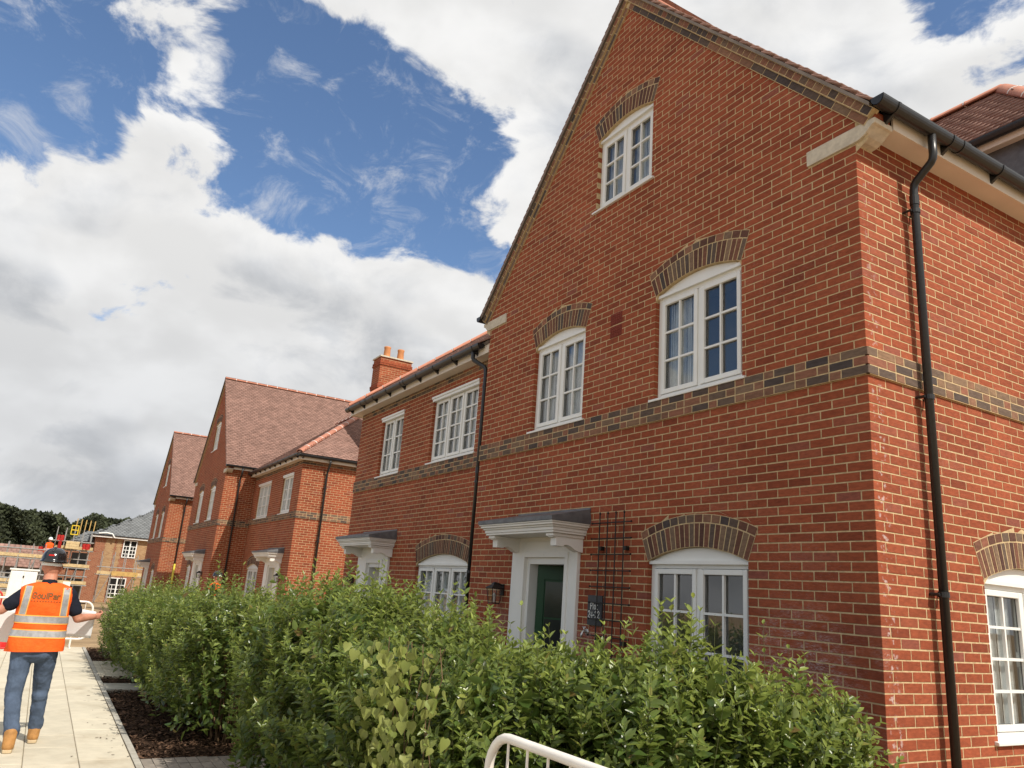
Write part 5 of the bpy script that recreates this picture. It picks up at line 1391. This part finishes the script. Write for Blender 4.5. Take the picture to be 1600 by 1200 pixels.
for z in np.linspace(.865, 1.515, 34): rings.append([vest_pt(2 * math.pi * k / n, float(z) + (.010 * math.sin(2 * math.pi * k / n * 1 + .6) if z < .87 else 0)) for k in range(n)])
inner_r = [[(x * .97, y * .97, z) for x, y, z in r_] for r_ in rings[::-1]]
mb.loft(rings + inner_r, False); vest = mb.build('vest', 'hi_vis_orange', man, smooth=True)
def tape(z0, z1, nm='reflective_strip'):
    for (a, b, off, m_, nn_) in ((z0, z1, .0045, 'reflective_tape', nm), (z0 - .010, z0 - .0005, .0035, 'tape_edge', 'piping'), (z1 + .0005, z1 + .010, .0035, 'tape_edge', 'piping')):
        mb = MB(); mb.loft([[vest_pt(2 * math.pi * k / n, a, off) for k in range(n)], [vest_pt(2 * math.pi * k / n, (a + b) / 2, off) for k in range(n)], [vest_pt(2 * math.pi * k / n, b, off) for k in range(n)]], False)
        mb.build(nn_, m_, vest, smooth=True)
tape(1.135, 1.195); tape(1.005, 1.062)
for y0, y1 in ((-.165, -.185), (.145, .165)):
    for (w0, w1, off, m_, nn_) in ((-.026, .026, .005, 'reflective_tape', 'reflective_strip'), (-.034, -.0265, .004, 'tape_edge', 'piping'), (.0265, .034, .004, 'tape_edge', 'piping')):
        rows = []
        for z in np.linspace(1.206, 1.475, 14):
            f = (z - 1.206) / .27; yc = y1 + (y0 - y1) * f * .6 
            rows.append([vest_back(yc + w0, float(z), off), vest_back(yc + w1, float(z), off)])
        mb = MB()
        for a, b in zip(rows, rows[1:]): mb.add([a[0], a[1], b[1], b[0]], [(0, 1, 2, 3)])
        mb.build(nn_, m_, vest, smooth=True)
def vest_text(body_, size, yc, zc):
    me = text_mesh(body_, size, .21)
    for v in me.vertices:
        p_ = vest_back(yc + v.co.x, zc + v.co.y, .005 + v.co.z); v.co = p_
    me.materials.append(MAT['logo_print']); link(bpy.data.objects.new('lettering', me), vest)
vest_text('GoulPar', .052, -.01, 1.365)
mb = MB()
for k in range(11):
    y = -.135 + .024 * k; a = vest_back(y, 1.335, .005); b = vest_back(y + .014, 1.335, .005); mb.add([a, b, (b[0], b[1], 1.343), (a[0], a[1], 1.343)], [(0, 1, 2, 3)])
mb.build('small_print', 'logo_print', vest)
for hx, hy, tn in ((.225, -.055, .10), (-.215, .14, .0)):   # boots
    mb = MB(); d_ = Vector((-1, tn * .3, 0)); c = Vector((hx, hy, 0))
    caps(mb, c + Vector((.0, 0, .17)), c + Vector((.03, 0, .06)), .056, .052); caps(mb, c + Vector((.035, 0, .055)), c + d_ * .07 + Vector((0, 0, .06)), .048, .052); caps(mb, c + d_ * .07 + Vector((0, 0, .055)), c + d_ * .185 + Vector((0, 0, .042)), .052, .044, 1., 1.05)
    bt = mb.build('boot', 'tan_leather', man); remesh(bt, .006, 3)
    mb = MB(); out = [(.082, .0), (.07, .036), (.03, .043), (-.05, .043), (-.12, .054), (-.19, .050), (-.228, .025), (-.235, 0)]; out = out + [(x, -y) for x, y in out[::-1][1:-1]]
    mb.prism([(hx + x, hy + y, .0) for x, y in out], (0, 0, .002), (0, 0, .032)); mb.build('sole', 'sole', bt, bevel=.006, fix=True)
helmet(man, (hc[0] + .012, hc[1], hc[2] + .055), math.pi - .25, 'helmet_black')
# the drawing he holds
pa = empty('paper_drawing', (-5.62 - .33, -5.09, 1.13), 0, 'large white paper drawing held open by the workman', 'paper')
mb = MB(); nu, nv = 30, 8
for i in range(nu + 1):
    for j in range(nv + 1):
        u = -.46 + .93 * i / nu; v = j / nv
        mb.v.append((.06 * math.sin(u * 5) + .10 * (v - .5) + .10 * u * u * 2, u, -.16 + .28 * v - .07 * math.cos(u * 3.2) * (1 - v) + .05 * math.sin(u * 4 + 1) * (1 - v) + .02 * math.sin(u * 7)))
for i in range(nu):
    for j in range(nv):
        a = i * (nv + 1) + j; mb.f.append((a, a + nv + 1, a + nv + 2, a + 1)); mb.mi.append(0)
o = mb.build('sheet', 'paper', pa, smooth=True); md = o.modifiers.new('thick', 'SOLIDIFY'); md.thickness = .0015

def far_person(loc, f, label, hat, vestc='hi_vis_orange', Hs=1.):
    """standing workman facing angle f"""
    P = empty('person', loc, f, label, 'person'); P.scale = (Hs,) * 3
    mb = MB(); c0 = (.02, 0, 1.62); head(mb, c0, 0)
    caps(mb, (0, 0, 1.42), (.01, 0, 1.55), .066, .06); caps(mb, (0, 0, 1.0), (0, 0, 1.34), .11, .13, .75, 1.15)
    for s_ in (-1, 1):
        caps(mb, (0, s_ * .19, 1.39), (-.02, s_ * .25, 1.12), .052, .042); caps(mb, (-.02, s_ * .25, 1.12), (.13, s_ * .2, .98), .042, .03); hand(mb, (.13, s_ * .2, .98), (.8, 0, -.5), (0, -s_, 0), s_)
        caps(mb, (0, s_ * .09, .88), (.01, s_ * .1, .48), .085, .055); caps(mb, (.01, s_ * .1, .48), (-.02, s_ * .1, .08), .052, .038)
    remesh(mb.build('body', 'skin', P), .009, 3)
    mb = MB(); caps(mb, (0, -.06, .9), (0, .06, .9), .12, .12)
    for s_ in (-1, 1): caps(mb, (0, s_ * .09, .86), (.01, s_ * .1, .48), .105, .08); caps(mb, (.01, s_ * .1, .48), (-.02, s_ * .1, .1), .078, .07); caps(mb, (-.03, s_ * .1, .05), (.14, s_ * .11, .04), .05, .042)
    remesh(mb.build('trousers', 'denim', P), .012, 3)
    mb = MB(); caps(mb, (0, 0, .98), (0, 0, 1.33), .12, .132, .78, 1.25); caps(mb, (0, -.15, 1.38), (0, .15, 1.38), .08, .08)
    for s_ in (-1, 1): caps(mb, (0, s_ * .19, 1.38), (-.02, s_ * .25, 1.13), .075, .062)
    remesh(mb.build('shirt', 'navy_cotton', P), .012, 3)
    mb = MB(); rr = []
    for z in np.linspace(.86, 1.475, 16): rr.append([(lambda q: (q[0] * 1.06, q[1] * .94 + .01, z))(vest_pt(2 * math.pi * k / 32, float(z) + .04, .012)) for k in range(32)])
    mb.loft(rr, False); vs = mb.build('vest', vestc, P, smooth=True)
    mb = MB(); mb.loft([[(lambda q: (q[0] * 1.06, q[1] * .94 + .01, z))(vest_pt(2 * math.pi * k / 32, float(z) + .04, .018)) for k in range(32)] for z in (1.06, 1.11)], False); mb.build('reflective_strip', 'reflective_tape', vs)
    helmet(P, (.01, 0, 1.675), 0, hat, False)
    return P
far_person((-20.3, -.82, 0), R(62), 'person in a black helmet and orange vest behind the hedge, facing the houses', 'helmet_black', Hs=.985)

# ------------------------------------------------------------------ the building site beyond
def site_tube(parent, name, pts, r=.030, m='galvanised'):
    mb = MB(); mb.tube(pts, r, 6); return mb.build(name, m, parent)
def scaffold(name, label, x, y0, y1, z0, lifts, top, bay=1.2, depth=1.1, board='scaffold_board', braces=True):
    """tube scaffold in the plane x, running along y"""
    Sc = empty(name, (x, y0, z0), 0, label, 'scaffolding'); Wd = y1 - y0; n = max(1, round(Wd / bay)); H = top - z0
    for row in (0, -depth):
        for k in range(n + 1):
            site_tube(Sc, 'standard', [(row, Wd * k / n, 0), (row, Wd * k / n, H + random.uniform(-.1, .35))])
        for z in lifts:
            site_tube(Sc, 'ledger', [(row + .05, -.25, z - z0), (row + .05, Wd + .25, z - z0)]); site_tube(Sc, 'guard_rail', [(row + .05, -.2, z - z0 + .55), (row + .05, Wd + .2, z - z0 + .55)]); 
    for z in lifts:
        for k in range(n + 1): site_tube(Sc, 'transom', [(.25, Wd * k / n, z - z0 - .04), (-depth - .25, Wd * k / n, z - z0 - .04)])
        for b in range(4):
            mb = MB(); mb.box(-depth + .06 + b * .26, -depth + .29 + b * .26, -.2, Wd + .2, z - z0 + .02, z - z0 + .06); mb.build('board', board, Sc)
        mb = MB(); mb.box(.03, .07, -.2, Wd + .2, z - z0 + .07, z - z0 + .26); mb.build('toe_board', board, Sc)
    if braces:
        for k in range(0, n, 2): site_tube(Sc, 'brace', [(.06, Wd * k / n, .1), (.06, Wd * (k + 1) / n, min(H, 2.2))])
    return Sc
G5 = gz(-52)
scaffold('scaffold', 'long low tube scaffold at the far left around an unfinished building', -51, -13.5, -5.2, G5, (.3, 1.75), 2.45, bay=.62)
scaffold('scaffold', 'second low scaffold run in front of the left one, lower and nearer', -45, -12.5, -5.6, gz(-45), (.15,), 1.55, bay=.8)
scaffold('scaffold', 'tall scaffold tower with yellow gate and red netting left of the grey-roofed house', -54.5, -4.75, -2.75, gz(-54), (.3, 1.35, 2.45), 3.6, bay=.5)
ub = empty('unfinished_building', (-56.5, -9.5, G5), 0, 'unfinished low building with reddish roof battens behind the left scaffold', 'building')
mb = MB(); mb.box(-6, 0, -5, 4.6, 0, 2.0); mb.build('wall', 'blockwork', ub)
roof_slope(ub, (.3, -5.3, 1.95), (0, 1, 0), (-1, 0, .62), [(0, 0), (10.2, 0), (10.2, 2.2), (0, 2.2)], matn='roof_tile', gauge=.3, tw=.3)
for y in (-3.5, -1.6, .4, 2.4):
    mb = MB(); mb.box(-.02, .02, y, y + .9, .5, 1.7); mb.build('window_opening', 'dark_interior', ub)
tb = empty('unfinished_building', (-57.5, -2.2, gz(-57)), 0, 'dark brick shell of a house behind the scaffold tower', 'building')
mb = MB(); mb.box(-6, 0, -3.0, .2, 0, 3.4); mb.build('wall', 'far_red_brick', tb)
for y0, z0_ in ((-2.6, .4), (-1.4, .4), (-2.6, 2.1), (-1.4, 2.1)):
    mb = MB(); mb.box(-.02, .03, y0, y0 + .95, z0_, z0_ + 1.15); mb.build('window_opening', 'dark_interior', tb)
bx = empty('timber_crate', (-54.2, -4.15, 2.5), 0, 'pale plywood box on the scaffold tower', 'crate')
for k in range(3): mb = MB(); mb.box(0, .5, 0, .75, .03 + k * .16, .18 + k * .16); mb.build('panel', 'scaffold_board', bx)
yg = empty('loading_gate', (-54.3, -4.0, 3.42), 0, 'yellow loading gate high on the scaffold tower', 'gate')
for a in ((0, 0, 0, .6), (.38, .38, 0, .6), (0, .38, .02, .02), (0, .38, .3, .3), (0, .38, .58, .58)):
    site_tube(yg, 'rail', [(0, a[0], a[2]), (0, a[1], a[3])], .03, 'yellow_paint')
for (y, z, w, h, lb) in ((-4.72, 3.0, .42, .34, 'red debris netting at the top left of the scaffold tower'), (-4.58, 2.35, .2, .62, 'red debris chute hanging beside the plywood box'), (-3.2, 2.55, .45, .36, 'red debris netting right of the plywood box'), (-5.6, 2.25, .5, .28, 'red netting on the low scaffold beside the tower')):
    nt_ = empty('debris_netting', (-54.1, y, z), 0, lb, 'netting'); nn = 8; mb = MB()
    for i in range(nn): mb.add([(.04 * math.sin(i * 1.7), w * i / nn, 0), (.04 * math.sin(i * 1.7 + 1.7), w * (i + 1) / nn, .03 * math.sin(i)), (.04 * math.sin(i * 1.7 + 1.9), w * (i + 1) / nn, h), (.04 * math.sin(i * 1.7 + .3), w * i / nn, h - .03 * math.sin(i * 2))], [(0, 1, 2, 3)])
    mb.build('net', 'netting', nt_)
for k in range(5):
    y = -3.35 + .36 * k; pl_ = empty('timber_post', (-77, y, 2.2), 0, ['upright yellow scaffold pole, leftmost of five behind the grey roof', 'second of five yellow scaffold poles behind the grey roof', 'middle of five yellow scaffold poles behind the grey roof', 'fourth of five yellow scaffold poles behind the grey roof', 'rightmost of five yellow scaffold poles behind the grey roof'][k], 'pole')
    site_tube(pl_, 'pole', [(0, 0, -3.2), (.1, .15, 3.35 - .03 * k)], .045, 'timber')
far_person((-52.0, -5.05, 1.3), R(10), 'far workman in a white helmet on the low scaffold', 'helmet_white', Hs=1.)
# grey-roofed house under construction
gh = empty('slate_roofed_house', (-66, -1.95, gz(-66) - .1), 0, 'house with a grey hipped roof and patchy buff brick under construction', 'house')
zb = gz(-66) - .1; Z = lambda z: z - zb
mb = MB(); mb.box(-9, 0, 0, 9, 0, Z(3.85)); mb.build('wall', 'far_red_brick', gh)
for (y0, y1, w) in ((.75, 1.35, 1), (1.55, 1.85, 0), (3.05, 4.2, 1)):
    mb = MB(); z = .0; k = 0
    while z < Z(3.8): mb.box(0, .012, y0 - (.06 if k % 2 else 0), y1 + (.06 if k % 2 else 0), z, min(z + .225, Z(3.84))); z += .226; k += 1
    mb.build('buff_panel', 'far_buff_brick', gh)
roof_slope(gh, (.35, -.35, Z(3.95)), (0, 1, 0), (-1, 0, .55), [(0, 0), (9.7, 0), (4.85 + .4, 5.0), (4.85 - .4, 5.0)], matn='slate', gauge=.25, tw=.3)
roof_slope(gh, (-9.3, -.35, Z(3.95)), (1, 0, 0), (0, 1, .55), [(0, 0), (9.65, 0), (5.2, 5.0), (4.45, 5.0)], matn='slate', gauge=.25, tw=.3)
mb = MB(); mb.box(.0, .36, -.34, 9.3, Z(3.78), Z(3.9)); mb.box(-9, 0, -.34, -.001, Z(3.78), Z(3.9)); mb.build('eaves_board', 'white_paint', gh)
mb = MB(); mb.box(.361, .42, -.4, 9.3, Z(3.9), Z(3.98)); mb.build('gutter', 'black_plastic', gh)
mb = MB(); mb.tube([(.4, .1, Z(4.05)), (.45, .6, Z(4.13)), (.42, 1.05, Z(4.08)), (.45, 1.25, Z(3.8))], .05, 8); mb.build('loose_pipe', 'white_board', gh)
def rough_window(y0, y1, z0, z1, rows):
    mb = MB(); mb.box(.0, .02, y0, y1, Z(z0), Z(z1)); w = mb.build('window', 'dark_interior', gh); fw = .07
    mb = MB(); mb.box(.02, .07, y0, y0 + fw, Z(z0), Z(z1)); mb.box(.02, .07, y1 - fw, y1, Z(z0), Z(z1)); mb.box(.02, .069, y0 + fw, y1 - fw, Z(z1) - fw, Z(z1)); mb.box(.02, .069, y0 + fw, y1 - fw, Z(z0), Z(z0) + fw); mb.box(.02, .068, (y0 + y1) / 2 - .05, (y0 + y1) / 2 + .05, Z(z0) + fw, Z(z1) - fw)
    mb.build('frame', 'white_upvc', w)
    zt = Z(z0) + (Z(z1) - Z(z0)) * .64
    mb = MB()
    for k in range(rows): zz_ = Z(z0) + (zt - Z(z0)) * (k + 1) / rows; mb.box(.02, .06, y0 + fw + .001, y1 - fw - .001, zz_ - .025, zz_ + .025)
    for f in (.25, .75): yy = y0 + (y1 - y0) * f; mb.box(.021, .061, yy - .02, yy + .02, Z(z0) + fw, zt)
    mb.build('glazing_bars', 'white_upvc', w)
rough_window(2.0, 3.0, 2.35, 3.72, 3); rough_window(1.45, 2.7, -.75, .78, 3)
lw = empty('house_wing', (-68, -3.25, zb), 0, 'narrow brick wing with a low grey roof left of the grey-roofed house', 'house')
mb = MB(); mb.box(-7, 0, 0, 1.25, 0, Z(3.25)); mb.build('wall', 'far_red_brick', lw)
mb = MB(); mb.box(-7.2, .3, -.3, 1.28, Z(3.25), Z(3.36)); mb.build('eaves_board', 'white_paint', lw)
roof_slope(lw, (.35, -.4, Z(3.38)), (0, 1, 0), (-1, 0, .5), [(0, 0), (1.65, 0), (1.65, 1.6), (1.2, 1.6)], matn='slate', gauge=.25, tw=.3)
roof_slope(lw, (-7.4, -.4, Z(3.38)), (1, 0, 0), (0, 1, .5), [(0, 0), (7.75, 0), (6.2, 1.6), (0, 1.6)], matn='slate', gauge=.25, tw=.3)
scaffold('scaffold', 'scaffold platform with guard rails in front of the grey-roofed house', -61, -1.5, 1.6, gz(-61), (1.0,), 2.35, bay=.75, depth=1.3)
mb = MB(); mb.box(0, .06, 0, 1.75, 0, .32); o = mb.build('timber_board', 'timber'); o.location = (-60.85, -.75, .98); tag(o, 'broad yellow timber board along the platform before the grey-roofed house', 'board')
# site cabinet, fire point
cb_ = empty('site_cabinet', (-26, -5.63, gz(-26)), R(2), 'white two-door site cabinet behind the workman', 'cabinet')
mb = MB(); mb.box(-.3, 0, -.37, .37, .35, 1.58); mb.build('case', 'white_board', cb_, bevel=.01)
mb = MB(); mb.box(-.33, .03, -.41, .41, 1.585, 1.63); mb.build('top', 'white_board', cb_)
for s_ in (-1, 1): mb = MB(); mb.box(.002, .02, min(0, s_ * .35) + .008, max(0, s_ * .35) - .008, .42, 1.54); mb.build('door', 'white_board', cb_, bevel=.004)
mb = MB(); mb.box(.021, .035, -.02, .02, 1.36, 1.42); mb.build('lock', 'black_iron', cb_)
for s_ in (-1, 1): mb = MB(); mb.box(-.28, -.02, s_ * .3 - .03, s_ * .3 + .03, 0, .349); mb.build('leg', 'white_board', cb_)
fp = empty('fire_point', (-31.5, -4.35, gz(-31.5)), 0, 'red fire point stand with two extinguishers and a white sign', 'fire point')
mb = MB(); mb.box(-.25, .0, -.28, .28, .25, .32); mb.box(-.27, -.25, -.28, .28, .0, .95); mb.build('stand', 'red_plastic', fp)
mb = MB(); mb.box(-.24, -.22, -.02, .24, 1.02, 1.32); mb.build('sign_panel', 'white_board', fp)
for y in (-.15, .13):
    mb = MB(); mb.tube([(-.12, y, .33), (-.12, y, .36), (-.12, y, .78), (-.12, y, .84), (-.12, y, .90)], [.07, .085, .085, .05, .02], 14); e_ = mb.build('extinguisher', 'red_plastic', fp, smooth=True)
    mb = MB(); mb.tube([(-.12, y, .90), (-.04, y, .93)], .012, 6); mb.tube([(-.1, y + .03, .9), (-.05, y + .09, .8), (-.04, y + .09, .55)], .010, 6); mb.build('hose', 'black_iron', e_)
    mb = MB(); mb.box(-.037, -.033, y - .04, y + .04, .55, .68); mb.build('label_patch', 'white_board', e_)
for k, (x, y, rz) in enumerate(((-21.5, -7.9, 80), (-24, -8.6, 95))):
    barrier((x, y, gz(x)), R(rz), 2.0, 1.0, ['red mesh site barrier in front of the white cabinet', 'second red mesh site barrier at the far left edge'][k], matn='red_plastic', nb=18)
# excavated spoil and timber stacks by the site road
for (x, y, L, lb) in ((-34, -8.2, 2.4, 'pale timber stack left of the white cabinet'), (-40, -7.2, 2.2, 'timber stack under the left scaffold')):
    st_ = empty('timber_stack', (x, y, gz(x)), R(8), lb, 'timber stack')
    for r_ in range(5):
        for c_ in range(4): mb = MB(); mb.box(c_ * .2, c_ * .2 + .19, 0, L, .05 + r_ * .13, .17 + r_ * .13); mb.build('plank', 'scaffold_board', st_)
yf = empty('yellow_rail', (-28, -7.3, gz(-28)), 0, 'yellow steel edge-protection frame at the left edge', 'rail')
for p_ in ([(0, 0, 0), (0, 0, 1.3)], [(0, .9, 0), (0, .9, 1.3)], [(0, 0, 1.3), (0, .9, 1.3)], [(0, 0, .7), (0, .9, .7)]): site_tube(yf, 'rail', p_, .035, 'yellow_paint')

# ------------------------------------------------------------------ the far wood
prof = [(-90, 10), (-50, 9.8), (-25, 9.6), (-14, 9.5), (-12.1, 9.2), (-11.2, 9.3), (-9.5, 8.4), (-8, 8.6), (-6.4, 8.7), (-5.1, 8.55), (-3.8, 8.05), (-3.1, 7.3), (-2.4, 7.1), (-1.6, 7.8), (-.5, 8.6), (.3, 9.0), (1.6, 8.9), (3, 8.7), (6, 8.6), (30, 9), (90, 9)]
py0 = [a for a, b in prof]; pz0 = [b for a, b in prof]
N = 52000
cy = NR.uniform(-75, 60, N); cy[:26000] = NR.uniform(-16, 8, 26000)
top_ = np.interp(cy, py0, pz0); lay_ = NR.uniform(0, 1, N)
cz = -1.2 + (top_ + 1.2) * lay_ ** .55 ; lob = .35 * np.sin(cy * 2.1) * np.sin(cy * .7 + 1) + .18 * np.sin(cy * 5.3)
cz = cz + lob * .5 * lay_
cx = -130 - 5 * (cz / 9.) ** 2 + 1.8 * np.sin(cy * 1.3 + cz * .9) + NR.uniform(-2.5, 1.5, N)
P = np.stack([cx, cy, cz], 1); dl = NR.normal(0, 1, (N, 3)); Ln = NR.uniform(.28, .62, N)
V, Q = leaves(P, dl, NR.normal(0, 1, (N, 3)), Ln, Ln * .8)
wd_ = np_mesh('woodland', V, Q, 'wood_leaf', None, np.repeat(np.clip(NR.normal(.2, .25, N) + .25 * np.sin(cy * 1.9 + cz * 1.3), 0, 1), 6))
tag(wd_, 'dark wooded hillside closing the view beyond the building site', 'woodland', kind='stuff')
